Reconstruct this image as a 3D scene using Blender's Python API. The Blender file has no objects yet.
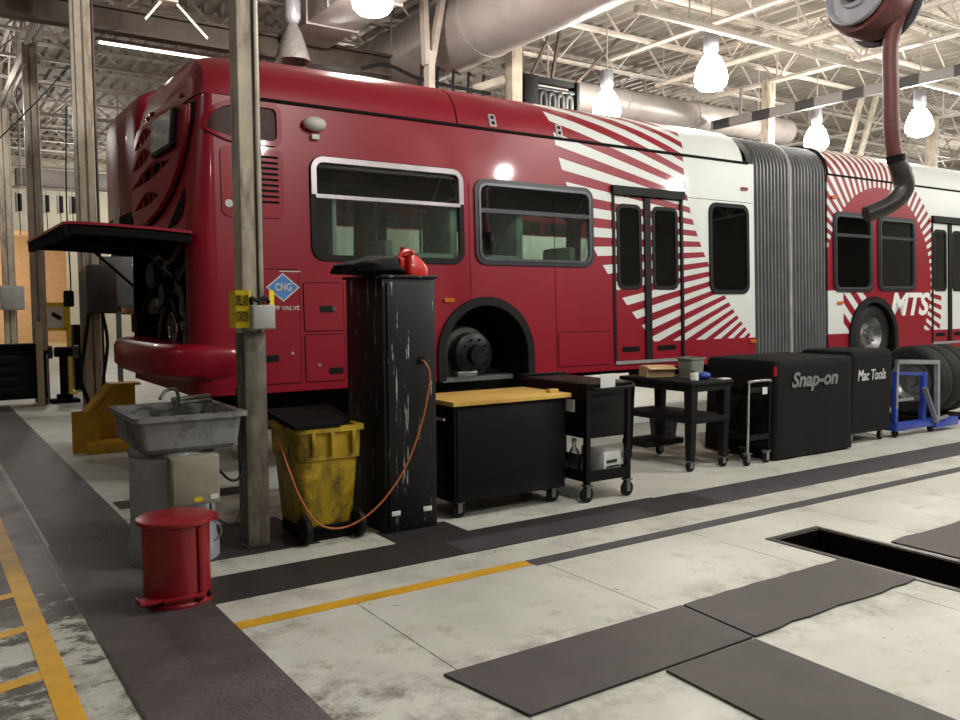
import bpy, bmesh, math, random
from mathutils import Vector, Matrix
from mathutils.geometry import delaunay_2d_cdt
random.seed(7)
PI = math.pi
scene = bpy.context.scene
COL = scene.collection

# ---------------------------------------------------------------- materials
def lin(h):
    h = h.lstrip('#')
    out = []
    for i in (0, 2, 4):
        c = int(h[i:i+2], 16) / 255
        out.append(c / 12.92 if c <= .04045 else ((c + .055) / 1.055) ** 2.4)
    return (*out, 1)

class S:
    """tiny wrapper: arithmetic on shader sockets"""
    def __init__(s, nt, sock): s.nt, s.s = nt, sock
    def _m(s, op, *a):
        n = s.nt.nodes.new('ShaderNodeMath'); n.operation = op
        for i, x in enumerate((s,) + a):
            if isinstance(x, S): s.nt.links.new(x.s, n.inputs[i])
            else: n.inputs[i].default_value = x
        return S(s.nt, n.outputs[0])
    def __add__(s, o): return s._m('ADD', o)
    __radd__ = __add__
    def __sub__(s, o): return s._m('SUBTRACT', o)
    def __rsub__(s, o): return s._m('MULTIPLY', -1)._m('ADD', o)
    def __mul__(s, o): return s._m('MULTIPLY', o)
    __rmul__ = __mul__
    def gt(s, o): return s._m('GREATER_THAN', o)
    def lt(s, o): return s._m('LESS_THAN', o)
    def fract(s): return s._m('FRACT')
    def sqrt(s): return s._m('SQRT')
    def clamp(s):
        r = s._m('ADD', 0); r.s.node.use_clamp = True; return r
    def atan2(s, o): return s._m('ARCTAN2', o)
    def mx(s, o): return s._m('MAXIMUM', o)
    def mn(s, o): return s._m('MINIMUM', o)

def mixcol(nt, fac, a, b):
    n = nt.nodes.new('ShaderNodeMix'); n.data_type = 'RGBA'
    for k, x in ((0, fac), (6, a), (7, b)):
        if isinstance(x, S): nt.links.new(x.s, n.inputs[k])
        elif hasattr(x, 'is_output'): nt.links.new(x, n.inputs[k])
        else: n.inputs[k].default_value = x
    return n.outputs[2]

def noise(nt, scale, detail=4, rough=.6, vec=None, out=0):
    n = nt.nodes.new('ShaderNodeTexNoise')
    n.inputs['Scale'].default_value = scale; n.inputs['Detail'].default_value = detail
    n.inputs['Roughness'].default_value = rough
    if vec is None:
        vec = nt.nodes.new('ShaderNodeTexCoord').outputs['Object']
    nt.links.new(vec, n.inputs['Vector'])
    return S(nt, n.outputs[0])

def mapped(nt, sc, src='Object'):
    tc = nt.nodes.new('ShaderNodeTexCoord'); mp = nt.nodes.new('ShaderNodeMapping')
    nt.links.new(tc.outputs[src], mp.inputs[0]); mp.inputs['Scale'].default_value = sc
    return mp.outputs[0]

def ramp(s, lo, hi):
    n = s.nt.nodes.new('ShaderNodeMapRange'); n.inputs[1].default_value = lo; n.inputs[2].default_value = hi
    s.nt.links.new(s.s, n.inputs[0]); return S(s.nt, n.outputs[0])

def newmat(name):
    m = bpy.data.materials.new(name); m.use_nodes = True
    nt = m.node_tree
    return m, nt, nt.nodes['Principled BSDF']

def mat(name, hexc, rough=.5, metal=0, var=.18, scale=6, dirt=None, amt=(.5, .7), dscale=3, stretch=(1, 1, 1),
        coat=0, bump=0, bscale=60, spec=.5):
    m, nt, b = newmat(name)
    c = lin(hexc); dk = tuple(x * (1 - var) for x in c[:3]) + (1,); lt = tuple(min(1, x * (1 + var * .6)) for x in c[:3]) + (1,)
    col = mixcol(nt, ramp(noise(nt, scale), .35, .65), dk, lt)
    if dirt:
        d = noise(nt, dscale, 8, .7, mapped(nt, stretch))
        col = mixcol(nt, ramp(d, *amt), col, lin(dirt))
    nt.links.new(col, b.inputs['Base Color'])
    b.inputs['Roughness'].default_value = rough; b.inputs['Metallic'].default_value = metal
    b.inputs['Coat Weight'].default_value = coat; b.inputs['Coat Roughness'].default_value = .06
    b.inputs['Specular IOR Level'].default_value = spec
    if bump:
        bn = nt.nodes.new('ShaderNodeBump'); bn.inputs['Strength'].default_value = bump; bn.inputs['Distance'].default_value = .01
        nt.links.new(noise(nt, bscale).s, bn.inputs['Height']); nt.links.new(bn.outputs[0], b.inputs['Normal'])
    return m

def emit(name, hexc, strength, see=0.0):
    m, nt, b = newmat(name)
    nt.nodes.remove(b); e = nt.nodes.new('ShaderNodeEmission'); e.inputs[0].default_value = lin(hexc); e.inputs[1].default_value = strength
    out = nt.nodes['Material Output']
    if see:
        t = nt.nodes.new('ShaderNodeBsdfTransparent'); mx = nt.nodes.new('ShaderNodeMixShader'); mx.inputs[0].default_value = 1 - see
        nt.links.new(t.outputs[0], mx.inputs[1]); nt.links.new(e.outputs[0], mx.inputs[2]); nt.links.new(mx.outputs[0], out.inputs[0])
    else: nt.links.new(e.outputs[0], out.inputs[0])
    return m

def glass(name, tint, gloss=.04, rough=.02, fmul=.9):
    m, nt, b = newmat(name); nt.nodes.remove(b)
    t = nt.nodes.new('ShaderNodeBsdfTransparent'); t.inputs[0].default_value = lin(tint)
    g = nt.nodes.new('ShaderNodeBsdfGlossy'); g.inputs['Roughness'].default_value = rough; g.inputs[0].default_value = (.86, .9, 1, 1)
    f = nt.nodes.new('ShaderNodeFresnel'); f.inputs[0].default_value = 1.5
    mx = nt.nodes.new('ShaderNodeMixShader')
    fac = S(nt, f.outputs[0]) * fmul + gloss
    nt.links.new(fac.s, mx.inputs[0]); nt.links.new(t.outputs[0], mx.inputs[1]); nt.links.new(g.outputs[0], mx.inputs[2])
    nt.links.new(mx.outputs[0], nt.nodes['Material Output'].inputs[0])
    return m

def paint_line(name, hexc, wear=.55, rough=.6, under='#b9b7a4', scale=7, soft=.06):
    """floor paint, worn through where the noise is high"""
    m, nt, b = newmat(name)
    c = lin(hexc); col = mixcol(nt, ramp(noise(nt, 4), .3, .7), tuple(x * .72 for x in c[:3]) + (1,), c)
    nt.links.new(col, b.inputs['Base Color']); b.inputs['Roughness'].default_value = rough
    t = nt.nodes.new('ShaderNodeBsdfTransparent'); mx = nt.nodes.new('ShaderNodeMixShader')
    w = ramp(noise(nt, scale, 8, .75), wear, wear + soft)
    nt.links.new(w.s, mx.inputs[0]); nt.links.new(b.outputs[0], mx.inputs[1]); nt.links.new(t.outputs[0], mx.inputs[2])
    nt.links.new(mx.outputs[0], nt.nodes['Material Output'].inputs[0])
    return m

RED, WHITE = '#8f1228', '#d6dcda'
def livery():
    """red bus paint with the white sunburst, laid out on (length, height along the skin)"""
    m, nt, b = newmat('bus_livery')
    uvn = nt.nodes.new('ShaderNodeUVMap'); uvn.uv_map = 'skin'
    sp = nt.nodes.new('ShaderNodeSeparateXYZ'); nt.links.new(uvn.outputs[0], sp.inputs[0])
    u, v = S(nt, sp.outputs[0]), S(nt, sp.outputs[1])
    # rear half
    aL = 6.7 - .4636 * (v - 2.1) + .18 * ((v - 2.1) * (v - 3.61))
    aR = 8.44 - .316 * (v - 2.26) + .237 * ((v - 2.26) * (v - 3.4))
    ang = (v - 2.42).atan2(11.0 - u)
    st = (ang * 20.05 + .09).fract().lt(.5)
    inring = u.gt(aL) * u.lt(aR)
    rear = (u.gt(aR) + inring * st).mn(1) * v.gt(1.17)
    # front half
    du, dv = u - 12.4, v - 1.95
    r = (du * du + dv * dv).sqrt()
    rout = 1.74 + .55 * (12.9 - u).clamp() + .18 * (1.95 - v).clamp()
    st2 = (dv.atan2(du) * (74 / (2 * PI))).fract().lt(.5)
    fr = 1 - r.lt(1.42)
    ring = r.gt(1.42) * r.lt(rout) * st2
    fr = fr - ring
    low = u.lt(12.05) * v.lt(1.8)
    bars = ((u * .72 + v * .8) * 4.2).fract().lt(.5) * u.gt(11.42)
    fr = fr * (1 - low) + low * (1 - bars)
    fr = fr * v.gt(1.17)
    isf = u.gt(10.2)
    white = rear * (1 - isf) + fr * isf
    nz = noise(nt, 1.3, 3)
    r0 = lin(RED)
    red = mixcol(nt, ramp(nz, .3, .7), tuple(x * .88 for x in r0[:3]) + (1,), r0)
    col = mixcol(nt, white, red, lin(WHITE))
    nt.links.new(col, b.inputs['Base Color'])
    b.inputs['Roughness'].default_value = .36; b.inputs['Coat Weight'].default_value = .4; b.inputs['Coat Roughness'].default_value = .06; b.inputs['Specular IOR Level'].default_value = .35
    return m

M = {}
M['livery'] = livery()
M['red'] = mat('bus_red_paint', RED, .38, var=.1, scale=1.5, coat=.2, spec=.25)
M['rubber'] = mat('black_rubber', '#0f1011', .6, var=.3, spec=.25)
M['black'] = mat('black_paint', '#070708', .45, var=.3, scale=3, spec=.25)
M['blackmatt'] = mat('matt_black', '#0a0b0b', .85, var=.3, spec=.2)
M['engine'] = mat('oily_engine_metal', '#26272a', .4, metal=.6, var=.5, scale=9)
M['engine2'] = mat('grey_engine_casting', '#6a6a66', .4, metal=.5, var=.4, scale=12)
M['chrome'] = mat('chrome', '#c8cacc', .14, metal=1, var=.1)
M['steel'] = mat('dull_steel', '#8d8f8e', .38, metal=.8, var=.2)
M['silver'] = mat('silver_frame', '#b9b3b8', .35, metal=.5, var=.1)
M['darkframe'] = mat('dark_window_frame', '#2b2d33', .35, metal=.3, var=.15)
M['pane'] = glass('tinted_window', '#eaf3ed', .10)
M['panedark'] = glass('dark_tinted_window', '#848c8f', .12)
M['bellows'] = mat('grey_bellows_fabric', '#6f7072', .36, var=.2, scale=3)
M['foldshade'] = mat('shaded_bellows_fold', '#2c2c2e', .6, var=.2)  # pleat valleys coloured darker to stand for their shade
M['bellowseam'] = mat('pale_bellows_rib', '#b9babb', .4)
M['seat'] = mat('bus_seat_fabric', '#93a89c', .7, var=.3)
M['interior'] = mat('bus_interior_panel', '#b7beb6', .6, var=.1)
M['amber'] = mat('amber_lens', '#c2671c', .25, var=.1, coat=.5)
M['redlens'] = mat('red_lens', '#7a0c10', .2, var=.1, coat=.6)
M['whitepl'] = mat('white_plastic', '#c9cbc2', .4, var=.08)
M['column'] = mat('grimy_column_paint', '#b5aa98', .6, var=.2, scale=5, dirt='#4c453b', amt=(.5, .72), dscale=4, stretch=(2, 2, .35), bump=.1)
M['columndark'] = mat('grease_blackened_paint', '#6e675c', .6, var=.3, scale=7, dirt='#29251f', amt=(.42, .66), dscale=4, stretch=(2, 2, .4), bump=.15)
M['conduit'] = mat('conduit_metal', '#a39d90', .45, metal=.3, var=.2)
M['yellowsign'] = mat('yellow_sign', '#d9c21c', .45, var=.06)
M['signblack'] = mat('sign_black_ink', '#141310', .6)
M['graybox'] = mat('grey_steel_box', '#a2a4a3', .45, metal=.1, var=.12, dirt='#6b6a66', amt=(.6, .8))
M['beigebox'] = mat('beige_control_box', '#8f8c7c', .45, var=.12, dirt='#5c5848', amt=(.58, .8))
M['sink'] = mat('grimy_grey_steel_basin', '#8f9294', .45, metal=.25, var=.25, scale=5, dirt='#302e29', amt=(.45, .68), dscale=5, bump=.1)
M['drum'] = mat('grey_drum_paint', '#9aa0a8', .45, metal=.05, var=.15, dirt='#4c4a46', amt=(.58, .8), dscale=4, stretch=(1, 1, .5))
M['canred'] = mat('red_can_enamel', '#8c121e', .36, var=.15, scale=4, dirt='#4b0d10', amt=(.6, .85), coat=.2)
M['bin'] = mat('dirty_yellow_plastic', '#b6981a', .5, var=.2, scale=4, dirt='#3b3310', amt=(.44, .66), dscale=5, stretch=(1.2, 1.2, .8))
M['guard'] = mat('yellow_guard_paint', '#c4951f', .5, var=.15, dirt='#6a4a17', amt=(.55, .75))
M['cab'] = mat('scratched_black_steel', '#0e0f12', .45, var=.3, scale=3, dirt='#a8aaac', amt=(.61, .645), dscale=7, stretch=(4.5, 4.5, .42), spec=.35)
M['wood'] = mat('maple_worktop', '#d8b45c', .45, var=.14, scale=5, dirt='#b98b3c', amt=(.45, .7), dscale=3, stretch=(.5, 9, 9))
M['cover'] = mat('black_nylon_cover', '#0a0a0c', .85, var=.25, scale=4, bump=.25, bscale=6, spec=.3)
M['logo'] = mat('grey_cover_print', '#77787a', .6)
M['logo2'] = mat('white_cover_print', '#c6c8c8', .6)
M['card'] = mat('cardboard', '#d9bb8c', .75, var=.12)
M['tub'] = mat('grey_green_plastic_tub', '#7c8378', .5, var=.15)
M['paper'] = mat('white_paper', '#d5d9d6', .7, var=.05)
M['clear'] = glass('clear_plastic', '#dfe6e6', .06, .1)
M['blue'] = mat('blue_paint', '#2a45a8', .4, var=.15, coat=.2)
M['tyre'] = mat('tyre_rubber', '#161617', .75, var=.3, scale=10)
M['orange'] = mat('orange_cord', '#b9633a', .5, var=.1)
M['hose'] = mat('brown_red_hose', '#572a28', .55, var=.2, scale=20)
M['nozzle'] = mat('worn_black_nozzle', '#3a3735', .4, metal=.4, var=.4, dirt='#a09a92', amt=(.62, .8))
M['reel'] = mat('grey_reel_flange', '#9b9ca4', .4, metal=.4, var=.12)
M['reeldark'] = mat('dark_reel_casting', '#42434a', .45, metal=.4, var=.2)
M['joist'] = mat('joist_paint', '#aaa197', .6, var=.15)
M['deck'] = mat('roof_deck_paint', '#8f887e', .7, var=.15, scale=2)
M['duct'] = mat('galvanised_duct', '#9f9995', .45, metal=.25, var=.15, scale=2)
M['beam'] = mat('dark_rail_steel', '#4a3f38', .55, metal=.3, var=.25)
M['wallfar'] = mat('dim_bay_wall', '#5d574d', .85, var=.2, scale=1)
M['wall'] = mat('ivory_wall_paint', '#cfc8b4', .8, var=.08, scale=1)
M['walldark'] = mat('tan_room_paint', '#d8bd9b', .8, var=.1)
M['globe'] = emit('lamp_glass_lit', '#fff4e4', 60, .45)
M['tube'] = emit('fluorescent_tube', '#fff6ea', 6)
M['globeoff'] = mat('unlit_prismatic_glass', '#8f8d8a', .25, metal=.5, var=.2, scale=20, coat=.5)
M['striped'] = None
M['toolred'] = mat('glossy_red_plastic', '#c2231f', .3, var=.15, scale=8, coat=.3)
M['diamond'] = mat('blue_label', '#4a7fc4', .4)
M['pit'] = mat('oily_pit_steel', '#141311', .35, metal=.3, var=.4)
M['pitrim'] = mat('worn_pit_edge_steel', '#4a4441', .4, metal=.5, var=.3)

def floor_mat():
    m, nt, b = newmat('worn_white_concrete')
    base = mixcol(nt, ramp(noise(nt, .9, 6, .6), .3, .7), lin('#b2b4aa'), lin('#cdcfc6'))
    base = mixcol(nt, ramp(noise(nt, 3.5, 9, .75), .56, .74), base, lin('#8f8d7d'))
    base = mixcol(nt, ramp(noise(nt, 1.6, 9, .7, mapped(nt, (1, 2.2, 1))), .6, .78), base, lin('#a39a7c'))
    base = mixcol(nt, ramp(noise(nt, 17, 3, .6), .70, .74), base, lin('#3c3935'))
    # worn, blackened concrete to the left of the walkway
    tc = nt.nodes.new('ShaderNodeTexCoord'); sp = nt.nodes.new('ShaderNodeSeparateXYZ'); nt.links.new(tc.outputs['Object'], sp.inputs[0])
    x, y = S(nt, sp.outputs[0]), S(nt, sp.outputs[1])
    nz = noise(nt, 2.6, 9, .72, mapped(nt, (1, 1.5, 1)))
    left = ramp(x, .78, .68) * ramp(nz + ramp(y, 4.6, 6.5) * .25, .47, .53)
    base = mixcol(nt, left, base, lin('#4d4746'))
    # oily floor below and around the cabinets and bins
    oily = ramp(noise(nt, 2.2, 6, .7), .45, .62) * ramp(y, 5.0, 5.5) * ramp(x, 5.5, 3.2) * ramp(y, 8.5, 7.0)
    base = mixcol(nt, oily * .75, base, lin('#3e3a33'))
    # grime trodden round the plates, the trench and along the walkway edge
    g = ramp(noise(nt, 3.1, 9, .75), .46, .62)
    b1 = ramp(y, 3.42, 3.2) * ramp(y, 2.3, 2.6) * x.gt(1.3) * x.lt(7)
    b2 = ramp(x, 1.75, 1.35) * y.lt(4.2)
    b3 = ramp(y, 4.05, 4.6) * ramp(y, 5.3, 4.6) * x.gt(1.34)
    base = mixcol(nt, ((b1 * .6 + b2 * .6 + b3 * .4) * g).clamp(), base, lin('#57524a'))
    # saw-cut joints
    jx = (((x + .62) * (1 / 1.3)).fract()).lt(.006) * y.lt(4.2) * x.gt(1.34)
    base = mixcol(nt, jx * ramp(noise(nt, 3), .35, .5), base, lin('#57534a'))
    nt.links.new(base, b.inputs['Base Color'])
    rg = ramp(noise(nt, 2.5), .3, .7) * .25 + .38
    nt.links.new(rg.s, b.inputs['Roughness'])
    bn = nt.nodes.new('ShaderNodeBump'); bn.inputs['Strength'].default_value = .12; bn.inputs['Distance'].default_value = .01
    nt.links.new(noise(nt, 40).s, bn.inputs['Height']); nt.links.new(bn.outputs[0], b.inputs['Normal'])
    return m
M['floor'] = floor_mat()

def tread_mat(name, c0, c1, rough=.55, bump=.5):
    m, nt, b = newmat(name)
    col = mixcol(nt, ramp(noise(nt, 2.6, 8, .7), .35, .68), lin(c0), lin(c1))
    nt.links.new(col, b.inputs['Base Color']); b.inputs['Roughness'].default_value = rough
    ck = nt.nodes.new('ShaderNodeTexVoronoi'); ck.inputs['Scale'].default_value = 45
    nt.links.new(mapped(nt, (1, 1, 1)), ck.inputs['Vector'])
    bn = nt.nodes.new('ShaderNodeBump'); bn.inputs['Strength'].default_value = bump; bn.inputs['Distance'].default_value = .004
    nt.links.new(ck.outputs['Distance'], bn.inputs['Height']); nt.links.new(bn.outputs[0], b.inputs['Normal'])
    return m
M['mat'] = tread_mat('black_walkway_grip', '#393335', '#575052')
M['mat2'] = tread_mat('greyed_walkway_grip', '#454142', '#5c5859')
M['plate'] = tread_mat('dark_steel_plate', '#2b2526', '#3d3636', .55, .15)
M['band'] = paint_line('grey_floor_stripe', '#47444a', .68, .55)
M['bandark'] = paint_line('dark_grey_floor_stripe', '#2f2d2e', .70, .55)
M['yline'] = paint_line('yellow_floor_stripe', '#d9a520', .66, .5)
M['yline2'] = paint_line('worn_yellow_floor_stripe', '#e8b01c', .64, .5, soft=.1)

def striped_mat():
    m, nt, b = newmat('black_and_grey_banded_rail')
    tc = nt.nodes.new('ShaderNodeTexCoord'); sp = nt.nodes.new('ShaderNodeSeparateXYZ'); nt.links.new(tc.outputs['Object'], sp.inputs[0])
    st = (S(nt, sp.outputs[1]) * 1.02).fract().lt(.42)
    col = mixcol(nt, st, lin('#75716f'), lin('#2a2628')); nt.links.new(col, b.inputs['Base Color'])
    return m
M['striped'] = striped_mat()

# ---------------------------------------------------------------- mesh helpers
OFF = {}       # root name -> world offset its parts are measured from
class MB:
    def __init__(s): s.bm = bmesh.new()
    def box(s, x0, x1, y0, y1, z0, z1, bev=0, mtx=None, seg=2):
        t = bmesh.new()
        bmesh.ops.create_cube(t, size=1, matrix=Matrix.Translation(((x0+x1)/2, (y0+y1)/2, (z0+z1)/2)) @ Matrix.Diagonal((abs(x1-x0), abs(y1-y0), abs(z1-z0), 1)))
        if bev: bmesh.ops.bevel(t, geom=list(t.edges), offset=bev, segments=seg, affect='EDGES', profile=.5)
        if mtx: bmesh.ops.transform(t, matrix=mtx, verts=t.verts)
        s.add(t); return s
    def add(s, t):
        me = bpy.data.meshes.new('t'); t.to_mesh(me); t.free(); s.bm.from_mesh(me); bpy.data.meshes.remove(me)
    def bar(s, p0, p1, w, h=None, roll=0):
        p0, p1 = Vector(p0), Vector(p1); d = p1 - p0; L = d.length
        h = h or w
        q = d.to_track_quat('X', 'Z').to_matrix().to_4x4()
        m = Matrix.Translation((p0 + p1) / 2) @ q @ Matrix.Rotation(roll, 4, 'X')
        return s.box(-L/2, L/2, -w/2, w/2, -h/2, h/2, mtx=m)
    def cyl(s, p0, p1, r, seg=20, r2=None, cap=True, bev=0):
        p0, p1 = Vector(p0), Vector(p1); d = p1 - p0
        t = bmesh.new()
        bmesh.ops.create_cone(t, cap_ends=cap, segments=seg, radius1=r, radius2=r if r2 is None else r2, depth=d.length,
            matrix=Matrix.Translation((p0 + p1) / 2) @ d.to_track_quat('Z', 'Y').to_matrix().to_4x4())
        if bev: bmesh.ops.bevel(t, geom=[e for e in t.edges if any(len(f.verts) > 4 for f in e.link_faces)], offset=bev, segments=2, affect='EDGES')
        s.add(t); return s
    def tube(s, pts, r, seg=8, closed=False):
        pts = [Vector(p) for p in pts]
        if 3 < len(pts) < 16 and not closed:        # round the bends
            q, rq = [], []
            for i in range(len(pts)-1):
                a, b, c, d = pts[max(0, i-1)], pts[i], pts[i+1], pts[min(len(pts)-1, i+2)]
                for k in range(4):
                    t = k/4; q.append(.5*((2*b)+(c-a)*t+(2*a-5*b+4*c-d)*t*t+(3*b-a-3*c+d)*t**3))
                    if isinstance(r, (list, tuple)): rq.append(r[i]+(r[i+1]-r[i])*t)
            q.append(pts[-1]); pts = q
            if rq: r = rq+[r[-1]]
        n = len(pts); rings = []
        up = None
        for i, p in enumerate(pts):
            a = pts[(i-1) % n] if (closed or i) else p; b = pts[(i+1) % n] if (closed or i < n-1) else p
            d = (b - a).normalized()
            if up is None:
                up = d.orthogonal().normalized()
            up = (up - d * up.dot(d)).normalized(); sd = d.cross(up)
            rr = r[i] if isinstance(r, (list, tuple)) else r
            rings.append([s.bm.verts.new(p + (up * math.cos(2*PI*k/seg) + sd * math.sin(2*PI*k/seg)) * rr) for k in range(seg)])
        for i in range(n if closed else n-1):
            A, B = rings[i], rings[(i+1) % n]
            for k in range(seg): s.bm.faces.new((A[k], A[(k+1) % seg], B[(k+1) % seg], B[k]))
        if not closed:
            s.bm.faces.new(rings[0][::-1]); s.bm.faces.new(rings[-1])
        return s
    def lathe(s, prof, c=(0, 0, 0), axis='Z', seg=32, sx=1, sy=1):
        c = Vector(c); rings = []
        for (r, h) in prof:
            ring = []
            for k in range(seg):
                a = 2*PI*k/seg; x, y = r*math.cos(a)*sx, r*math.sin(a)*sy
                v = {'Z': (x, y, h), 'X': (h, x, y), 'Y': (y, h, x)}[axis]
                ring.append(s.bm.verts.new(c + Vector(v)))
            rings.append(ring)
        for A, B in zip(rings, rings[1:]):
            for k in range(seg):
                try: s.bm.faces.new((A[k], A[(k+1) % seg], B[(k+1) % seg], B[k]))
                except ValueError: pass
        if abs(prof[0][0]-prof[-1][0]) < 1e-4 and prof[0][0] > .001:
            A, B = rings[-1], rings[0]
            for k in range(seg):
                try: s.bm.faces.new((A[k], A[(k+1) % seg], B[(k+1) % seg], B[k]))
                except ValueError: pass
            return s
        for ring, fl in ((rings[0], True), (rings[-1], False)):
            try: s.bm.faces.new(ring[::-1] if fl else ring)
            except ValueError: pass
        return s
    def prism(s, poly, axis, a, b, bev=0):
        f = {'Z': lambda p, h: (p[0], p[1], h), 'Y': lambda p, h: (p[0], h, p[1]), 'X': lambda p, h: (h, p[0], p[1])}[axis]
        t = bmesh.new()
        A = [t.verts.new(f(p, a)) for p in poly]; B = [t.verts.new(f(p, b)) for p in poly]
        n = len(poly)
        t.faces.new(A); t.faces.new(B[::-1])
        for i in range(n): t.faces.new((A[i], B[i], B[(i+1) % n], A[(i+1) % n]))
        if bev: bmesh.ops.bevel(t, geom=list(t.edges), offset=bev, segments=2, affect='EDGES')
        s.add(t); return s
    def loft(s, rings, closed=True, caps=(True, True)):
        R = [[s.bm.verts.new(p) for p in r] for r in rings]
        n = len(R[0])
        for A, B in zip(R, R[1:]):
            for k in range(n if closed else n-1): s.bm.faces.new((A[k], A[(k+1) % n], B[(k+1) % n], B[k]))
        if caps[0]: s.bm.faces.new(R[0][::-1])
        if caps[1]: s.bm.faces.new(R[-1])
        return s
    def sphere(s, c, r, sc=(1, 1, 1), sub=2):
        t = bmesh.new(); bmesh.ops.create_icosphere(t, subdivisions=sub, radius=r, matrix=Matrix.Translation(c) @ Matrix.Diagonal((*sc, 1)))
        s.add(t); return s
    def build(s, name, m, parent=None, smooth=True, kind=None, label=None):
        bmesh.ops.recalc_face_normals(s.bm, faces=s.bm.faces)
        me = bpy.data.meshes.new(name)
        root = parent
        while root is not None and root.parent is not None: root = root.parent
        if root is not None and root.name in OFF:
            bmesh.ops.translate(s.bm, vec=-OFF[root.name], verts=s.bm.verts)
        s.bm.to_mesh(me); s.bm.free()
        return link(name, me, m, parent, smooth, kind, label)

def link(name, me, m, parent=None, smooth=True, kind=None, label=None):
    me.materials.append(m if not isinstance(m, str) else M[m])
    if smooth:
        me.polygons.foreach_set('use_smooth', [True] * len(me.polygons)); me.set_sharp_from_angle(angle=.65)
    o = bpy.data.objects.new(name, me); COL.objects.link(o)
    if parent: o.parent = parent
    if kind: o['kind'] = kind
    if label: o['label'] = label
    return o

def tag(o, label, cat, group=None):
    o['label'] = label; o['category'] = cat
    if group: o['group'] = group
    return o

def thing(name, label, cat, loc=(0, 0, 0), rotz=0, group=None, world=False):
    o = bpy.data.objects.new(name, None); COL.objects.link(o); o.empty_display_size = .2
    o.location = loc; o.rotation_euler = (0, 0, rotz); tag(o, label, cat, group)
    if world: OFF[o.name] = Vector(loc)
    return o

def copy_tree(o, parent=None):
    c = o.copy(); COL.objects.link(c); c.parent = parent
    for ch in list(o.children): copy_tree(ch, c)
    return c

def dup(root, loc, label=None, group=None, rotz=None):
    r = copy_tree(root); r.location = loc
    if rotz is not None: r.rotation_euler = (0, 0, rotz)
    if label: r['label'] = label
    if group: r['group'] = group
    return r

def text_bm(body, size, shear=0, offset=0, depth=.002):
    cu = bpy.data.curves.new('t', 'FONT'); cu.body = body; cu.size = size; cu.shear = shear; cu.offset = offset
    cu.extrude = depth; cu.align_x = 'LEFT'; cu.resolution_u = 3
    o = bpy.data.objects.new('t', cu); COL.objects.link(o)
    dg = bpy.context.evaluated_depsgraph_get()
    me = bpy.data.meshes.new_from_object(o.evaluated_get(dg))
    bpy.data.objects.remove(o); bpy.data.curves.remove(cu)
    return me

def text(name, body, m, parent, origin, xdir, updir, width=None, height=None, shear=0, offset=0, kind=None):
    """lettering whose lower left corner sits at origin (in the same frame as its siblings)"""
    me = text_bm(body, 1, shear, offset)
    xs = [v.co.x for v in me.vertices]; ys = [v.co.y for v in me.vertices]
    x0, y0, w, h = min(xs), min(ys), max(xs) - min(xs), max(ys) - min(ys)
    X, U = Vector(xdir).normalized(), Vector(updir).normalized(); N = X.cross(U)
    sx = width / w if width else height / h
    sy = height / h if height else sx
    root = parent
    while root.parent is not None: root = root.parent
    off = OFF.get(root.name, Vector((0, 0, 0)))
    for v in me.vertices:
        v.co = Vector(origin) - off + X * ((v.co.x - x0) * sx) + U * ((v.co.y - y0) * sy) + N * v.co.z
    me.update()
    return link(name, me, m, parent, False)

def rrect(x0, x1, y0, y1, r, n=6):
    pts = []
    for cx, cy, a0 in ((x1-r, y1-r, 0), (x0+r, y1-r, 90), (x0+r, y0+r, 180), (x1-r, y0+r, 270)):
        for k in range(n+1):
            a = math.radians(a0 + 90*k/n); pts.append((cx + r*math.cos(a), cy + r*math.sin(a)))
    return pts

def caster(parent, x, y, r, top, wheelmat='rubber', yaw=0.3):
    c = MB(); c.box(x-.035, x+.035, y-.035, y+.035, top-.012, top)
    for sg in (-1, 1):
        c.box(x-.02, x+.02, y+sg*.022-.003, y+sg*.022+.003, r*.7, top-.01)
    f = c.build('caster', 'steel', parent)
    w = MB(); w.lathe([(r*.35, -.016), (r*.85, -.016), (r, -.01), (r, .01), (r*.85, .016), (r*.35, .016)], (x, y, r), 'Y', 20)
    w.cyl((x, y-.02, r), (x, y+.02, r), r*.3, 10)
    w.build('wheel', wheelmat, f)
    return f

# ---------------------------------------------------------------- room shell
X0, X1, Y0, Y1, ZC = -6, 40, -9, 36, 7.1
fl = MB()
# floor with the trench let into it
TX0, TX1, TY0, TY1 = 4.92, 5.42, -3.0, 3.68
for (a, b, c, d) in ((X0, TX0, Y0, 43), (TX1, X1, Y0, 43), (TX0, TX1, TY1, 43), (TX0, TX1, Y0, TY0)):
    fl.box(a, b, c, d, -.3, 0)
fl.build('floor', 'floor', None, False, 'structure')
pt = MB(); e = .012
pt.box(TX0, TX1, TY0, TY1, -.62, -.29); pt.box(TX0, TX0+e, TY0, TY1, -.6, -.002); pt.box(TX1-e, TX1, TY0, TY1, -.6, -.002)
pt.box(TX0, TX1, TY1-e, TY1, -.6, -.002); pt.box(TX0, TX1, TY0, TY0+e, -.6, -.002)
pt.build('trim_1', 'pit', None, False, 'structure')
rm = MB()
rm.box(TX0-.045, TX0, TY0, TY1+.045, 0, .006); rm.box(TX1, TX1+.04, TY0, TY1+.045, 0, .006); rm.box(TX0-.045, TX1+.04, TY1, TY1+.045, 0, .0065)
rm.box(TX0+.05, TX0+.08, TY0, TY1-.35, -.05, -.02)
rm.build('trim_2', 'pitrim', None, False, 'structure')

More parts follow.
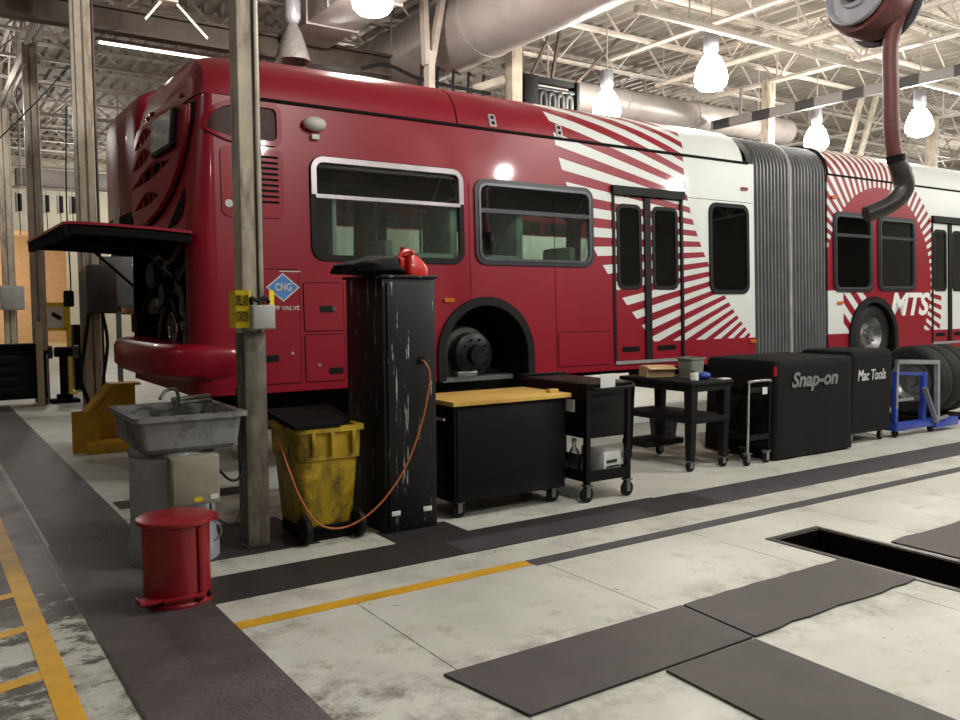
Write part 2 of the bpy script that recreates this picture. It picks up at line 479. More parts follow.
wl = MB(); wl.box(X0-.2, X0, Y0, Y1, 0, ZC); wl.build('wall_left', 'wallfar', None, False, 'structure')
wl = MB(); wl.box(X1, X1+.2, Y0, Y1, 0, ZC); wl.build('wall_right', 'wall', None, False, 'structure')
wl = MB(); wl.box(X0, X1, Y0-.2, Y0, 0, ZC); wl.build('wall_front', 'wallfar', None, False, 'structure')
wl = MB()
wl.box(X0, -3, Y1, Y1+.2, 0, ZC); wl.box(5.1, X1, Y1, Y1+.2, 0, ZC); wl.box(-3, 5.1, Y1, Y1+.2, 4.45, ZC)
wl.build('wall_back', 'wall', None, False, 'structure')
wl = MB(); wl.box(-3.2, 7.2, 42.8, 43, 0, 4.6); wl.box(-3.2, -3, Y1+.2, 42.8, 0, 4.6); wl.box(7, 7.2, Y1+.2, 42.8, 0, 4.6); wl.box(-3.2, 7.2, Y1+.2, 43, 4.6, 4.7)
wl.build('wall_alcove', 'walldark', None, False, 'structure')

cl = MB()
pr = []
x = X0
while x < X1:
    pr += [(x, ZC), (x+.1, ZC), (x+.14, ZC+.07), (x+.26, ZC+.07)]
    x += .3
poly = pr + [(X1+.2, ZC), (X1+.2, ZC+.2), (X0, ZC+.2)]
R0 = [(p[0], Y0, p[1]) for p in pr]; R1 = [(p[0], Y1+.2, p[1]) for p in pr]
cl.loft([R0, R1], closed=False, caps=(False, False))
cl.box(X0-.2, X1+.2, Y0-.2, Y1+.2, ZC+.12, ZC+.2)
cl.build('ceiling', 'deck', None, False, 'structure')

def joist(y, x0, x1, zb, zt, name='roof_joist', w=.05, panel=.75, along='X', m='joist'):
    b = MB()
    P = (lambda t, z, o=0: (t, y+o, z)) if along == 'X' else (lambda t, z, o=0: (y+o, t, z))
    for z, hh in ((zb, .05), (zt, .05)):
        for sg in (-1, 1):
            b.bar(P(x0, z, sg*w*.6), P(x1, z, sg*w*.6), w*.7, hh)
    n = int((x1-x0)/panel); 
    for i in range(n):
        a, c = x0 + i*panel, x0 + (i+1)*panel
        z0, z1 = (zb, zt) if i % 2 == 0 else (zt, zb)
        b.bar(P(a, z0), P(c, z1), .028)
        if i % 4 == 1 and along == 'Y': b.bar(P(c, zb), P(c, zt), .03)
    return b.build(name, m, None, False, 'structure')
for k in range(24):
    y = -6.3 + k*1.75
    joist(y, X0, X1, 6.28, 7.03)
for gx in (1.85, 8.04, 14.25, 20.4, 26.6):
    joist(gx, Y0, Y1, 5.95, 6.9, 'roof_girder', .09, .9, 'Y')

# columns
def column(x, y, w=.2, d=.15, zt=6.0, name='steel_column'):
    """x, y: middle of the face towards the camera"""
    b = MB()
    b.box(x-w/2, x+w/2, y, y+d, 0, zt, .008)
    return b.build(name, 'column', None, False, 'structure')
c2 = column(1.905, 5.55, .14, .16)
b = MB(); b.box(1.935, 1.943, 5.545, 5.551, .02, 6); b.box(1.975, 1.985, 5.55, 5.72, .02, 6); b.build('groove', 'beam', c2, False)
b = MB(); b.box(1.945, 1.975, 5.53, 5.551, .02, 6, .004); b.build('strut_channel', 'conduit', c2)
b = MB(); b.box(1.832, 1.979, 5.525, 5.712, .02, 1.46, .004); b.build('dirty_paint', 'columndark', c2)
for (x, y, w, d) in ((1.80, 10.9, .18, .15), (1.83, 16.15, .19, .15), (1.85, 21.35, .22, .15), (8.04, 10.9, .2, .18), (14.25, 10.9, .2, .18), (14.25, 16.3, .22, .2), (8.04, 16.3, .22, .2), (8.04, 21.5, .22, .2), (20.4, 10.95, .22, .2), (20.4, 16.3, .22, .2), (26.6, 16.3, .22, .2)):
    c = column(x, y, w, d)
    if x < 2:
        b = MB(); b.cyl((x+w/2+.02, y+.02, 0), (x+w/2+.02, y+.02, 6), .016); b.build('conduit', 'beam' if y < 12 else 'conduit', c)
        b = MB(); b.box(x-.01, x+.012, y-.004, y+.001, .02, 6); b.build('groove', 'columndark', c, False)
        if y < 12:
            b = MB(); b.box(x-w/2-.04, x-w/2-.003, y+.01, y+.05, 0, 6); b.build('strut_channel', 'conduit', c)
# bracing behind the bus
b = MB(); b.bar((6.45, 10.9, 3.2), (6.45, 10.9, 5.3), .14, .1); b.bar((6.4, 10.9, 5.1), (6.32, 10.9, 7), .12, .08); b.bar((6.47, 10.9, 5.1), (6.85, 10.9, 7), .12, .08)
b.bar((6.45, 10.9, 3.2), (6.45, 10.9, 0), .14, .1)
b.build('brace_post', 'joist', None, False, 'structure')
b = MB()
for dx in (0, .5): b.bar((17.3+dx, 10.9, 6.1), (16.2+dx, 10.9, 3.5), .09)
b.bar((16.2, 10.9, 3.5), (16.7, 10.9, 3.5), .08); b.bar((16.45, 10.9, 0), (16.45, 10.9, 3.5), .09)
b.build('brace_post', 'conduit', None, False, 'structure')
b = MB(); b.bar((5.6, 13.2, 4.3), (7.95, 11.1, 5.15), .12, .12); b.build('brace_beam', 'conduit', None, False, 'structure')

# overhead services
def tagbuild(b, name, m, label, cat, group=None, smooth=True):
    return tag(b.build(name, m, None, smooth), label, cat, group)
b = MB(); b.cyl((7.3, 6.4, 5.85), (7.3, 24, 5.85), .55, 40)
for k in range(6): b.cyl((7.3, 7.7+k*2.9, 5.85), (7.3, 7.76+k*2.9, 5.85), .565, 40)
for k in range(4):
    for sx in (-.56, .56): b.cyl((7.3+sx, 8+k*4.6, 5.85), (7.3+sx, 8+k*4.6, 7.09), .012, 6)
du = tagbuild(b, 'round_duct', 'duct', 'thick round grey air duct crossing above the red rear half of the bus', 'air duct')
b = MB(); b.cyl((9.2, 12.6, 5.55), (17, 12.6, 5.55), .28, 28)
for sx in (10, 13, 16): b.cyl((sx, 12.6, 5.8), (sx, 12.6, 7.09), .012, 6)
for k in range(4): b.cyl((9.8+k*2, 12.6, 5.55), (9.86+k*2, 12.6, 5.55), .295, 28)
tagbuild(b, 'round_duct', 'duct', 'pale thin round duct running lengthwise behind the bright lamps', 'air duct')
b = MB(); b.box(4.7, 5.45, 9.1, 12.2, 5.5, 5.85, .02)
for sx in (4.69, 5.46): b.cyl((sx, 10.5, 5.5), (sx, 10.5, 7.09), .012, 6)
for k in range(2): b.box(4.68, 5.47, 9.9+k*1.3, 9.94+k*1.3, 5.48, 5.87)
tagbuild(b, 'flat_duct', 'duct', 'flat rectangular grey duct above the leftmost lit lamp', 'air duct')
b = MB(); b.box(-5, 6.6, 12.3, 12.5, 5.28, 5.32); b.box(-5, 6.6, 12.3, 12.5, 5.58, 5.62); b.box(-5, 6.6, 12.39, 12.41, 5.3, 5.6)
for sx in (-3, .5, 4): b.box(sx, sx+.05, 12.38, 12.42, 5.6, 6.3)
tagbuild(b, 'crane_rail', 'beam', 'dark brown steel rail beam passing behind the columns at upper left', 'rail')
b = MB(); b.box(14.02, 14.14, 6.2, 12.25, 5.22, 5.40, .02)
for yy in (7, 11.5): b.box(14.06, 14.1, yy, yy+.04, 5.4, 5.96)
tagbuild(b, 'banded_rail', 'striped', 'overhead rail banded in black and grey above the bus bellows', 'rail', smooth=False)
for (x, z, r, lab) in ((12.4, 5.90, .05, 'long pale pipe sloping across the roof joists, left of the big lit lamp'), (11.2, 6.21, .035, 'thin pale pipe high between the joists, over the white part of the bus')):
    b = MB(); b.cyl((x, 2, z), (x, 12.2, z), r, 12)
    for yy in (5, 9): b.cyl((x, yy, z), (x, yy, 7.09), .012, 6)
    tagbuild(b, 'overhead_pipe', 'joist', lab, 'pipe')
for (y, z, r, lab) in ((8.25, 5.45, .055, 'pale pipe running lengthwise over the bus, beside the big lit lamp'),):
    b = MB(); b.cyl((8, y, z), (24, y, z), r, 12)
    for xx in (9, 13, 18): b.cyl((xx, y, z), (xx, y, 7.09), .012, 6)
    tagbuild(b, 'overhead_pipe', 'joist', lab, 'pipe')
# fluorescent fitting
f = thing('fluorescent_light', 'long fluorescent tube light below the dark rail at upper left', 'light', (3.3, 12.95, 5.3), 0)
b = MB(); b.box(-1.0, 1.0, -.05, .05, 0, .05, .01); b.build('housing', 'duct', f)
for sg in (-1, 1):
    b = MB(); b.cyl((-.95, sg*.025, -.012), (.95, sg*.025, -.012), .012, 10); b.build('tube', 'tube', f)
b = MB(); 
for sx in (-.8, .8): b.cyl((sx, 0, .06), (sx, 0, .98), .008, 6)
b.build('hanger', 'conduit', f)

# high-bay lamps
def lamp(label, loc, lit=True, group=None):
    t = thing('high_bay_lamp', label, 'lamp', loc, 0, group)
    b = MB(); b.lathe([(.02, .62), (.09, .6), (.11, .56), (.11, .34), (.08, .28), (.06, .26)], seg=20); b.build('ballast_housing', 'reel', t)
    b = MB(); b.cyl((0, 0, .6), (0, 0, 6.28-loc[2]), .012, 8); b.build('hanger', 'conduit', t)
    b = MB(); b.lathe([(.07, .27), (.09, .22), (.14, .1), (.2, -.08), (.235, -.2), (.238, -.225), (.225, -.215), (.12, .05), (.04, .2)] if not lit else [(.075, .27), (.12, .24), (.18, .14), (.225, .02), (.24, -.08), (.225, -.16), (.17, -.22), (.08, -.25), (.0, -.255)], seg=28)
    b.build('glass_globe' if lit else 'reflector', 'globe' if lit else 'globeoff', t)
    return t
LAMPS = [((9.9, 8.65, 4.98), 'big brilliant lamp over the striped part of the bus', True),
         ((10.0, 11.0, 4.97), 'bright lamp just above the roof, right of the black hose rack', True),
         ((15.4, 10.7, 4.93), 'bright lamp behind the roof next to the grey bellows', True),
         ((15.7, 8.75, 4.93), 'bright lamp at far upper right beside the hanging hose', True),
         ((4.6, 9.05, 5.22), 'bright lamp under the flat duct, cut off by the picture top', True),
         ((4.4, 11.0, 5.1), 'unlit grey bell-shaped lamp just above the red roof', False)]
for (p, lab, lit) in LAMPS: lamp(lab, p, lit)
def light(x, y, z, e, col=(1, .96, .90), r=.13, name='lamp_or_fill_light'):
    l = bpy.data.lights.new(name, 'POINT'); l.energy = e; l.color = col; l.shadow_soft_size = r
    o = bpy.data.objects.new(name, l); COL.objects.link(o); o.location = (x, y, z); return o
E0 = 430
for (p, lab, lit) in LAMPS:
    if lit: light(p[0], p[1], p[2]-.06, E0)
for (x, y, e) in ((11.4, -.9, .75), (5.6, -.8, .6), (4.4, 2.9, .85), (9.8, 2.9, .95), (16.5, -.5, .8), (0, -2.5, .32), (16, 3.6, .9), (24, 4, 1), (24, 10, 1), (8, 17.5, .8), (17, 18, 1), (1, 18.5, .4), (-2.5, 8, .2), (4, 27, .45), (6, 33, .4), (18, 28, .9), (30, 16, .9), (34, 25, 1.0), (28, 32, .8)):  # unseen lights without fixtures; the one near the right wall added to brighten it
    light(x, y, 5.2, E0*e, r=.14)
light(2, 39.5, 3.4, 260, (1, .84, .62), .3, 'alcove_light')

# small dark junction fixture at upper left
t = thing('ceiling_box', 'small black box with white legs hung from the roof at upper left', 'fixture', (2.75, 10.9, 5.35))
b = MB(); b.box(-.16, .16, -.12, .12, -.02, .16, .02); b.build('box', 'black', t)
b = MB(); b.bar((-.05, 0, -.02), (-.28, -.1, -.32), .03); b.bar((.1, 0, -.02), (.5, .05, -.38), .035); b.box(-.12, .12, -.1, .1, -.05, -.02); b.build('bracket', 'whitepl', t)
b = MB(); b.cyl((0, 0, .15), (0, 0, .95), .012, 8); b.build('hanger', 'conduit', t)

# ---------------------------------------------------------------- floor marks
def slab(name, poly, m, z=.003, z0=0.0003, label=None, cat=None):
    b = MB(); b.prism(poly, 'Z', z0, z); o = b.build(name, m, None, False, 'structure'); return o
def rect(x0, x1, y0, y1): return [(x0, y0), (x1, y0), (x1, y1), (x0, y1)]
slab('floor_stripe', rect(1.33, 5.15, 4.62, 5.09), 'bandark'); slab('floor_stripe', rect(3.0, 4.75, 4.63, 4.92), 'band', .004)
slab('floor_stripe', rect(5.15, 30, 4.61, 5.05), 'band'); slab('floor_stripe', rect(4.75, 5.5, 4.62, 5.06), 'bandark', .0036)
slab('floor_stripe', rect(2.72, 3.3, 5.09, 5.42), 'bandark'); slab('floor_stripe', rect(1.4, 2.3, 5.42, 6.3), 'bandark')
slab('floor_stripe', rect(3.21, 30, 4.16, 4.28), 'band'); slab('floor_stripe', rect(1.33, 3.2, 4.19, 4.285), 'yline')
slab('floor_stripe', [(1.35, 7.25), (2.6, 7.25), (2.6, 7.55), (1.35, 7.55)], 'bandark')
slab('floor_walkway', rect(.72, 1.33, -1.5, 5.1), 'mat', .005); slab('floor_walkway', rect(.72, 1.32, 5.1, 6.4), 'mat2', .0045); slab('floor_walkway', rect(.74, 1.31, 6.4, 16), 'mat', .004)
slab('floor_stripe', rect(.705, .72, -1, 8), 'pitrim', .0045)
slab('floor_stripe', rect(.425, .525, -1, 8.5), 'yline2')
for y in (5.39, 4.78, 4.12, 3.4, 2.7): slab('floor_stripe', [(-.6, y-.31), (.43, y), (.43, y+.09), (-.6, y-.2)], 'yline2', .0026)
def plate(name, poly, lab, z=.012, ragged=()):
    b = MB(); b.prism(poly, 'Z', .0004, z, .002)
    return tag(b.build(name, 'plate', None, False), lab, 'floor plate')
plate('floor_plate', [(1.90, 3.14), (3.41, 3.14), (3.37, 2.635), (1.99, 2.62)], 'dark steel plate with a corner pointing at the picture bottom, left of its joint')
rg = [(3.425, 3.14)]
for k in range(12): rg.append((3.55+k*.115, 3.15 + random.uniform(-.012, .012)))
rg += [(4.87, 3.16), (4.875, 2.66)]
for k in range(10): rg.append((4.75-k*.13, 2.65 + random.uniform(-.012, .012)))
rg.append((3.385, 2.635))
plate('floor_plate', rg, 'dark steel plate between the open trench and the left plate')
plate('floor_plate', [(2.74, 2.61), (3.36, 2.615), (3.33, 1.0), (2.68, 1.0)], 'dark steel plate running off the bottom edge of the picture')
rg = [(5.5, 3.18)] + [(5.7+k*.16, 3.19 + random.uniform(-.015, .015)) for k in range(12)] + [(7.8, 3.2), (7.8, 2.0), (5.5, 2.0)]
plate('floor_plate', rg[::-1], 'dark steel plate on the far side of the open trench')

# ---------------------------------------------------------------- the articulated bus
YB, SK, SEAM, YC = 7.4, .85, 3.47, 8.7
XR, RC = 2.03, .22
TILT = .035
FAIR = [(0, 0), (.02, .10), (.07, .22), (.16, .33), (.30, .415), (.50, .47), (.80, .51), (1.21, .525)]
# skin as polyline (v, y, z) from skirt to crest
SKIN = [(SK, YB + TILT*(SK-.9), SK), (SEAM, YB + TILT*(SEAM-.9), SEAM)]
_y, _z, _v = SKIN[-1][1], SEAM, SEAM
for (dy, dz) in FAIR[1:]:
    ny, nz_ = SKIN[1][1] + dy, SEAM + dz
    _v += math.hypot(ny-_y, nz_-_z); SKIN.append((_v, ny, nz_, )); _y, _z = ny, nz_
VTOP = SKIN[-1][0]
def skin(v):
    for (v0, y0, z0), (v1, y1, z1) in zip(SKIN, SKIN[1:]):
        if v <= v1 + 1e-9:
            t = (v-v0)/(v1-v0); L = math.hypot(y1-y0, z1-z0)
            return y0+(y1-y0)*t, z0+(z1-z0)*t, (-(z1-z0)/L, (y1-y0)/L)
    y, z = SKIN[-1][1:]; return y, z, (0, 1)
def lean(z): return .09*max(0, z-2.2)
def surf(u, v, off=0, far=False):
    """point on the body side; the length u wraps round the rear corner"""
    y, z, n = skin(v)
    if v > SEAM and u < 3.0: z -= .2*((3.0-u)/1.0)**2*((v-SEAM)/(VTOP-SEAM))**.7
    a = max(0, min(1, (XR+RC-u)/RC)) if u < XR+RC else 0
    if a > 0:
        th = a*PI/2; d = RC*(1-math.cos(th)); x = XR+RC-RC*math.sin(th)
        x += lean(z)*math.sin(th)
        nx, ns = -math.sin(th), math.cos(th)
        y -= n[0]*d; z -= n[1]*d
        p = Vector((x+nx*off, y+n[0]*ns*off, z+n[1]*ns*off))
    else: p = Vector((u, y+n[0]*off, z+n[1]*off))
    if far: p.y = 2*YC-p.y
    return p

def cdt(outline, holes=(), step=.25, lines=()):
    """triangles (2-D points, faces) of a polygon with holes, with inner points so it can bend"""
    vs, es = [], []
    def loop(L):
        i0 = len(vs); vs.extend(Vector(p) for p in L); n = len(L)
        es.extend((i0+i, i0+(i+1) % n) for i in range(n))
    loop(outline)
    for h in holes: loop(h)
    x0, x1 = min(p[0] for p in outline), max(p[0] for p in outline); y0, y1 = min(p[1] for p in outline), max(p[1] for p in outline)
    def inside(p, L):
        c = False; n = len(L); j = n-1
        for i in range(n):
            if (L[i][1] > p[1]) != (L[j][1] > p[1]) and p[0] < (L[j][0]-L[i][0])*(p[1]-L[i][1])/(L[j][1]-L[i][1])+L[i][0]: c = not c
            j = i
        return c
    nx, ny = int((x1-x0)/step), int((y1-y0)/step)
    for i in range(1, nx+1):
        for j in range(1, ny+1):
            p = (x0+(x1-x0)*i/(nx+1), y0+(y1-y0)*j/(ny+1))
            if inside(p, outline) and not any(inside(p, h) for h in holes): vs.append(Vector(p))
    r = delaunay_2d_cdt(vs, es, [], 0, 1e-6)
    V, F = r[0], r[2]
    out = []
    for f in F:
        c = sum((V[i] for i in f), Vector((0, 0)))/len(f)
        if inside(c, outline) and not any(inside(c, h) for h in holes): out.append(f)
    return V, out

def skinpart(name, outline, m, parent, holes=(), off=0.0, thick=.02, step=.3, far=False, label=None):
    """a sheet on the body side drawn in (u, v)"""
    V, F = cdt(outline, holes, step)
    bm = bmesh.new(); uv = bm.loops.layers.uv.new('skin')
    vv = [bm.verts.new(surf(p.x, p.y, off, far)) for p in V]
    for f in F:
        try: fc = bm.faces.new([vv[i] for i in f])
        except ValueError: continue
        for lp, i in zip(fc.loops, f): lp[uv].uv = (V[i].x, V[i].y)
    bm.normal_update()
    want = Vector((0, 1 if far else -1, .2))
    tot = sum((f.normal for f in bm.faces), Vector())
    if tot.dot(want) < 0: bmesh.ops.reverse_faces(bm, faces=bm.faces)
    for v in [v for v in bm.verts if not v.link_faces]: bm.verts.remove(v)
    if thick:
        ex = bmesh.ops.extrude_face_region(bm, geom=list(bm.faces))
        nv = [g for g in ex['geom'] if isinstance(g, bmesh.types.BMVert)]
        # the original faces stay as the back: push them inwards
        nf = set(g for g in ex['geom'] if isinstance(g, bmesh.types.BMFace))
        old = [v for v in bm.verts if v not in set(nv)]
        bm.normal_update()
        nr = {}
        for v in nv:
            n = Vector()
            for f in v.link_faces:
                if f in nf: n += f.normal
            nr[v] = n.normalized()
        # pair by position
        key = {}
        for v in nv: key[tuple(round(c, 5) for c in v.co)] = nr[v]
        for v in old:
            n = key.get(tuple(round(c, 5) for c in v.co), Vector((0, -1, 0)))
            v.co -= n*thick
    for v in bm.verts: v.co -= OFF[rootof(parent).name]
    me = bpy.data.meshes.new(name); bm.to_mesh(me); bm.free()
    return link(name, me, m, parent, True, None, label)
def rootof(o):
    while o.parent is not None: o = o.parent
    return o
def arch(cx, cz, r, n=24, foot=SK-.01):
    return [(cx-r, foot)] + [(cx-r*math.cos(PI*k/n), cz+r*math.sin(PI*k/n)) for k in range(n+1)] + [(cx+r, foot)]

bus = thing('articulated_bus', 'red and white articulated bus with sunburst stripes and raised rear engine hatch', 'bus', (7, YC, 0), 0, world=True)
WIN_R = [(3.12, 4.80, 2.05, 3.02), (4.94, 6.57, 2.05, 2.95), (8.53, 9.30, 1.75, 2.92)]
WIN_F = [(11.17, 12.17, 1.78, 2.95), (12.31, 13.36, 1.80, 2.94)]
DOORS = [(6.88, 8.04, .93, 2.99), (13.86, 15.02, .95, 3.0)]
ARCH = [(5.055, 1.1, .58), (12.18, 1.08, .60)]
def wr(w, g=0, r=.12): return rrect(w[0]+g, w[1]-g, w[2]+g, w[3]-g, r)
def dhole(d): return [(d[0], d[2]), (d[1], d[2]), (d[1], d[3]), (d[0], d[3])]
def side_outline(u0, u1, arches):
    pts = [(u0, SEAM), (u0, SK)]
    for (cx, cz, r) in arches: pts += arch(cx, cz, r, foot=SK)
    pts += [(u1, SK), (u1, SEAM)]
    return pts
# near and far walls
skinpart('rear_side_wall', side_outline(XR+RC, 9.42, ARCH[:1]), 'livery', bus, [wr(w, .05) for w in WIN_R] + [dhole(DOORS[0])], 0, .03, .5)
skinpart('front_side_wall', side_outline(11.05, 18.6, ARCH[1:]), 'livery', bus, [wr(w, .05) for w in WIN_F] + [dhole(DOORS[1])], 0, .03, .5)
FW = [(3.12, 4.80, 2.05, 3.0), (4.94, 6.57, 2.05, 2.95), (6.8, 8.3, 1.95, 2.95), (8.45, 9.30, 1.75, 2.92)]
FWF = [(11.17, 12.17, 1.78, 2.95), (12.31, 13.36, 1.80, 2.94), (13.6, 15.1, 1.8, 2.94), (15.3, 16.8, 1.8, 2.94), (16.92, 18.3, 1.8, 2.94)]
skinpart('far_side_wall', side_outline(XR+RC, 9.42, ARCH[:1]), 'red', bus, [wr(w, .05) for w in FW], 0, .03, .5, True)
skinpart('far_side_wall', side_outline(11.05, 18.6, ARCH[1:]), 'red', bus, [wr(w, .05) for w in FWF], 0, .03, .5, True)

def roof(u0, u1, name, rear=False, fr=0.0):
    """fairing from seam over the crest to the far seam"""
    bm = bmesh.new(); uv = bm.loops.layers.uv.new('skin')
    vs = [s_[0] for s_ in SKIN[1:]]
    vv = []
    for a, c in zip(vs, vs[1:]): vv += [a, (a+c)/2]
    vv.append(vs[-1])
    us = [u0+(u1-u0)*k/10 for k in range(11)]
    ends = []
    if rear: us = [XR, XR+RC*.04, XR+RC*.12, XR+RC*.25, XR+RC*.45, XR+RC*.7] + [x for x in us if x > XR+RC-.001]
    def row(u, dd):
        out = []
        for far in (False, True):
            L = []
            for v in (vv if not far else vv[::-1][1:]):
                p = surf(u, v, .012-dd, far)
                L.append((bm.verts.new(p), (u, v)))
            out += L
        return out
    rows = [row(u, 0) for u in us]
    if fr: 
        for k in range(1, 7):
            th = k/6*PI/2; rows.append(row(u1+fr*math.sin(th), fr*(1-math.cos(th))))
    for A, B in zip(rows, rows[1:]):
        for i in range(len(A)-1):
            q = (A[i], A[i+1], B[i+1], B[i]); f = bm.faces.new([x[0] for x in q])
            for lp, x in zip(f.loops, q): lp[uv].uv = x[1]
    if fr:
        f = bm.faces.new([x[0] for x in rows[-1]])
        for lp, x in zip(f.loops, rows[-1]): lp[uv].uv = x[1]
    if rear:
        f = bm.faces.new([x[0] for x in rows[0]][::-1])
        for lp in f.loops: lp[uv].uv = (2.1, 2)
    bmesh.ops.recalc_face_normals(bm, faces=bm.faces)
    for v in bm.verts: v.co -= OFF[bus.name]
    me = bpy.data.meshes.new(name); bm.to_mesh(me); bm.free()
    return link(name, me, 'livery', bus)
roof(XR, 4.74, 'roof_fairing', True); roof(4.755, 9.12, 'roof_fairing', False, .22); roof(11.07, 18.6, 'roof_fairing')
# dark seam strip under the fairing
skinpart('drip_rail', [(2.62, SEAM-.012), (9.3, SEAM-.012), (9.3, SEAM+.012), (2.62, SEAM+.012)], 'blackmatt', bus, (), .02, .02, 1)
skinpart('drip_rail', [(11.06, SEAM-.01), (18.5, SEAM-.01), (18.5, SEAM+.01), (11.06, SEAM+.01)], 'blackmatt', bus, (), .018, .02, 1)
# rounded rear corners
for far in (False, True):
    bm = bmesh.new(); uv = bm.loops.layers.uv.new('skin')
    us = [XR+RC*k/10 for k in range(11)]; vv = [SK+(SEAM-SK)*k/12 for k in range(13)]
    G = [[bm.verts.new(surf(u, v, 0, far)) for v in vv] for u in us]
    for i in range(10):
        for j in range(12):
            f = bm.faces.new((G[i][j], G[i+1][j], G[i+1][j+1], G[i][j+1]))
            for lp, (a, c) in zip(f.loops, ((i, j), (i+1, j), (i+1, j+1), (i, j+1))): lp[uv].uv = (us[a], vv[c])
    bmesh.ops.recalc_face_normals(bm, faces=bm.faces)
    for v in bm.verts: v.co -= OFF[bus.name]
    me = bpy.data.meshes.new('rear_corner_panel'); bm.to_mesh(me); bm.free(); link('rear_corner_panel', me, 'livery', bus)
# rear face with the engine opening
def rface(name, outline, m, parent, holes=(), off=0, thick=.03, bev=0):
    """sheet on the rear face, drawn in (y, z)"""
    V, F = cdt(outline, holes, 2)
    bm = bmesh.new(); vv = [bm.verts.new((XR+lean(p.y)-off, p.x, p.y)) for p in V]
    for f in F: bm.faces.new([vv[i] for i in f])
    for v in [v for v in bm.verts if not v.link_faces]: bm.verts.remove(v)
    ex = bmesh.ops.extrude_face_region(bm, geom=list(bm.faces))
    for g in ex['geom']:
        if isinstance(g, bmesh.types.BMVert): g.co.x += thick
    bmesh.ops.recalc_face_normals(bm, faces=bm.faces)
    if bev:
        ed = [e for e in bm.edges if len(e.link_faces) == 2 and e.calc_face_angle() > 1 and max(v.co.x for v in e.verts) < XR+lean(3.6)-off+thick*.5 and abs((e.verts[0].co-e.verts[1].co).x) < thick*.6]
        bmesh.ops.bevel(bm, geom=ed, offset=bev, segments=3, affect='EDGES')
    for v in bm.verts: v.co -= OFF[rootof(parent).name]
    me = bpy.data.meshes.new(name); bm.to_mesh(me); bm.free(); return link(name, me, m, parent)
ENG = (7.63, 9.98, 1.30, 2.25)
y0w, y1w = YB+RC, 2*YC-YB-RC
rface('rear_panel', [(y0w-.02, SK), (y1w+.02, SK), (y1w-.05, SEAM+.02), (y0w+.06, SEAM+.02)], 'red', bus, [[(ENG[0], ENG[2]), (ENG[1]-.2, ENG[2]), (ENG[1]-.2, ENG[3]), (ENG[0], ENG[3])]])
# louvred shield on the rear
SH = [(7.67, 3.40), (7.66, 3.24), (7.72, 3.05), (7.85, 2.87), (8.1, 2.68), (8.5, 2.53), (8.95, 2.45), (9.35, 2.46), (9.6, 2.56), (9.72, 2.9), (9.74, 3.42), (9.6, 3.5), (8.8, 3.53), (8.2, 3.48)]
def scale2(P, s, c): return [(c[0]+(p[0]-c[0])*s, c[1]+(p[1]-c[1])*s) for p in P]
rface('shield_gap', scale2(SH, 1.035, (8.8, 3.05)), 'blackmatt', bus, (), .004, .02)
def crescent(y0, y1, z, h, sag):
    n = 8; top = [(y0+(y1-y0)*k/n, z+sag*(1-k/n)+h*math.sin(PI*k/n)*.75) for k in range(n+1)]
    bot = [(y0+(y1-y0)*k/n, z+sag*(1-k/n)-h*math.sin(PI*k/n)*.25) for k in range(1, n)]
    return top + bot[::-1]
SLOTS = [crescent(8.98, 9.66, 3.30, .12, .08), crescent(8.95, 9.66, 3.08, .13, .08), crescent(8.2, 9.6, 2.88, .12, .1), crescent(8.55, 9.4, 2.64, .11, .06)]
sh = rface('louvred_shield', SH, 'red', bus, SLOTS, .055, .05, .018)
rface('shield_backing', scale2(SH, .96, (8.8, 3.05)), 'blackmatt', sh, (), .012, .006)
for s_ in SLOTS:
    for k in (2, 4, 6):
        (ya, za), (yb, zb) = s_[k], s_[-k]
        b = MB(); b.bar((XR+lean(za)-.03, ya, za), (XR+lean(zb)-.03, yb, zb), .02); b.build('slot_rib', 'red', sh)
# rear destination sign
rs = rface('rear_destination_sign', rrect(7.93, 8.72, 3.06, 3.42, .04), 'black', bus, (), .10, .05, .01)
rface('sign_glass', rrect(8.02, 8.71, 3.10, 3.41, .02), mat('sign_screen_reflection', '#c3cfd2', .12, var=.2, scale=9, coat=1), rs, (), .106, .006)  # pale colour stands for light reflected in the display
rface('tail_lamp_recess', [(7.76, 2.68), (7.72, 2.55), (7.78, 2.44), (8.0, 2.37), (8.25, 2.36), (8.02, 2.5)], 'blackmatt', bus, (), .01, .01)
for (y, z) in ((8.1, 3.56), (9.25, 3.60), (9.42, 3.58)):
    b = MB(); b.sphere((XR+lean(z)+.0, y, z), .05, (.4, 1.3, .55)); b.build('marker_lamp', 'redlens', bus)
# engine bay
b = MB(); bx1 = 3.35
b.box(XR+.03, bx1, ENG[0]-.03, ENG[0], 1.27, 2.28); b.box(XR+.03, bx1, ENG[1]-.2, ENG[1]-.17, 1.27, 2.28); b.box(bx1, bx1+.03, ENG[0]-.03, ENG[1]-.17, 1.27, 2.28)
b.box(XR+.03, bx1, ENG[0], ENG[1]-.2, 2.25, 2.28); b.box(XR+.03, bx1, ENG[0], ENG[1]-.2, 1.1, 1.13)
b.build('engine_bay', 'blackmatt', bus)
en = MB(); en.box(2.45, 3.3, 8.05, 9.2, 1.13, 1.85, .05); en.box(2.55, 3.2, 8.2, 9.05, 1.85, 2.1, .04); en.cyl((2.12, 8.55, 1.5), (2.46, 8.55, 1.5), .2, 24)
en = en.build('engine_block', 'engine', bus)
for (y, z, r) in ((8.35, 1.42, .14), (8.05, 1.62, .085), (8.8, 1.75, .10), (8.62, 2.0, .07)):
    b = MB(); b.lathe([(r*.3, -.02), (r, -.02), (r*.92, 0), (r, .02), (r*.3, .02)], (XR+.08, y, z), 'X', 24); b.build('pulley', 'engine2', en)
b = MB(); b.tube([(XR+.055, 8.35+.15*math.cos(a), 1.42+.15*math.sin(a)) for a in [2*PI*k/20 for k in range(20)]], .012, 6, True); b.build('pulley_ring', 'chrome', en)
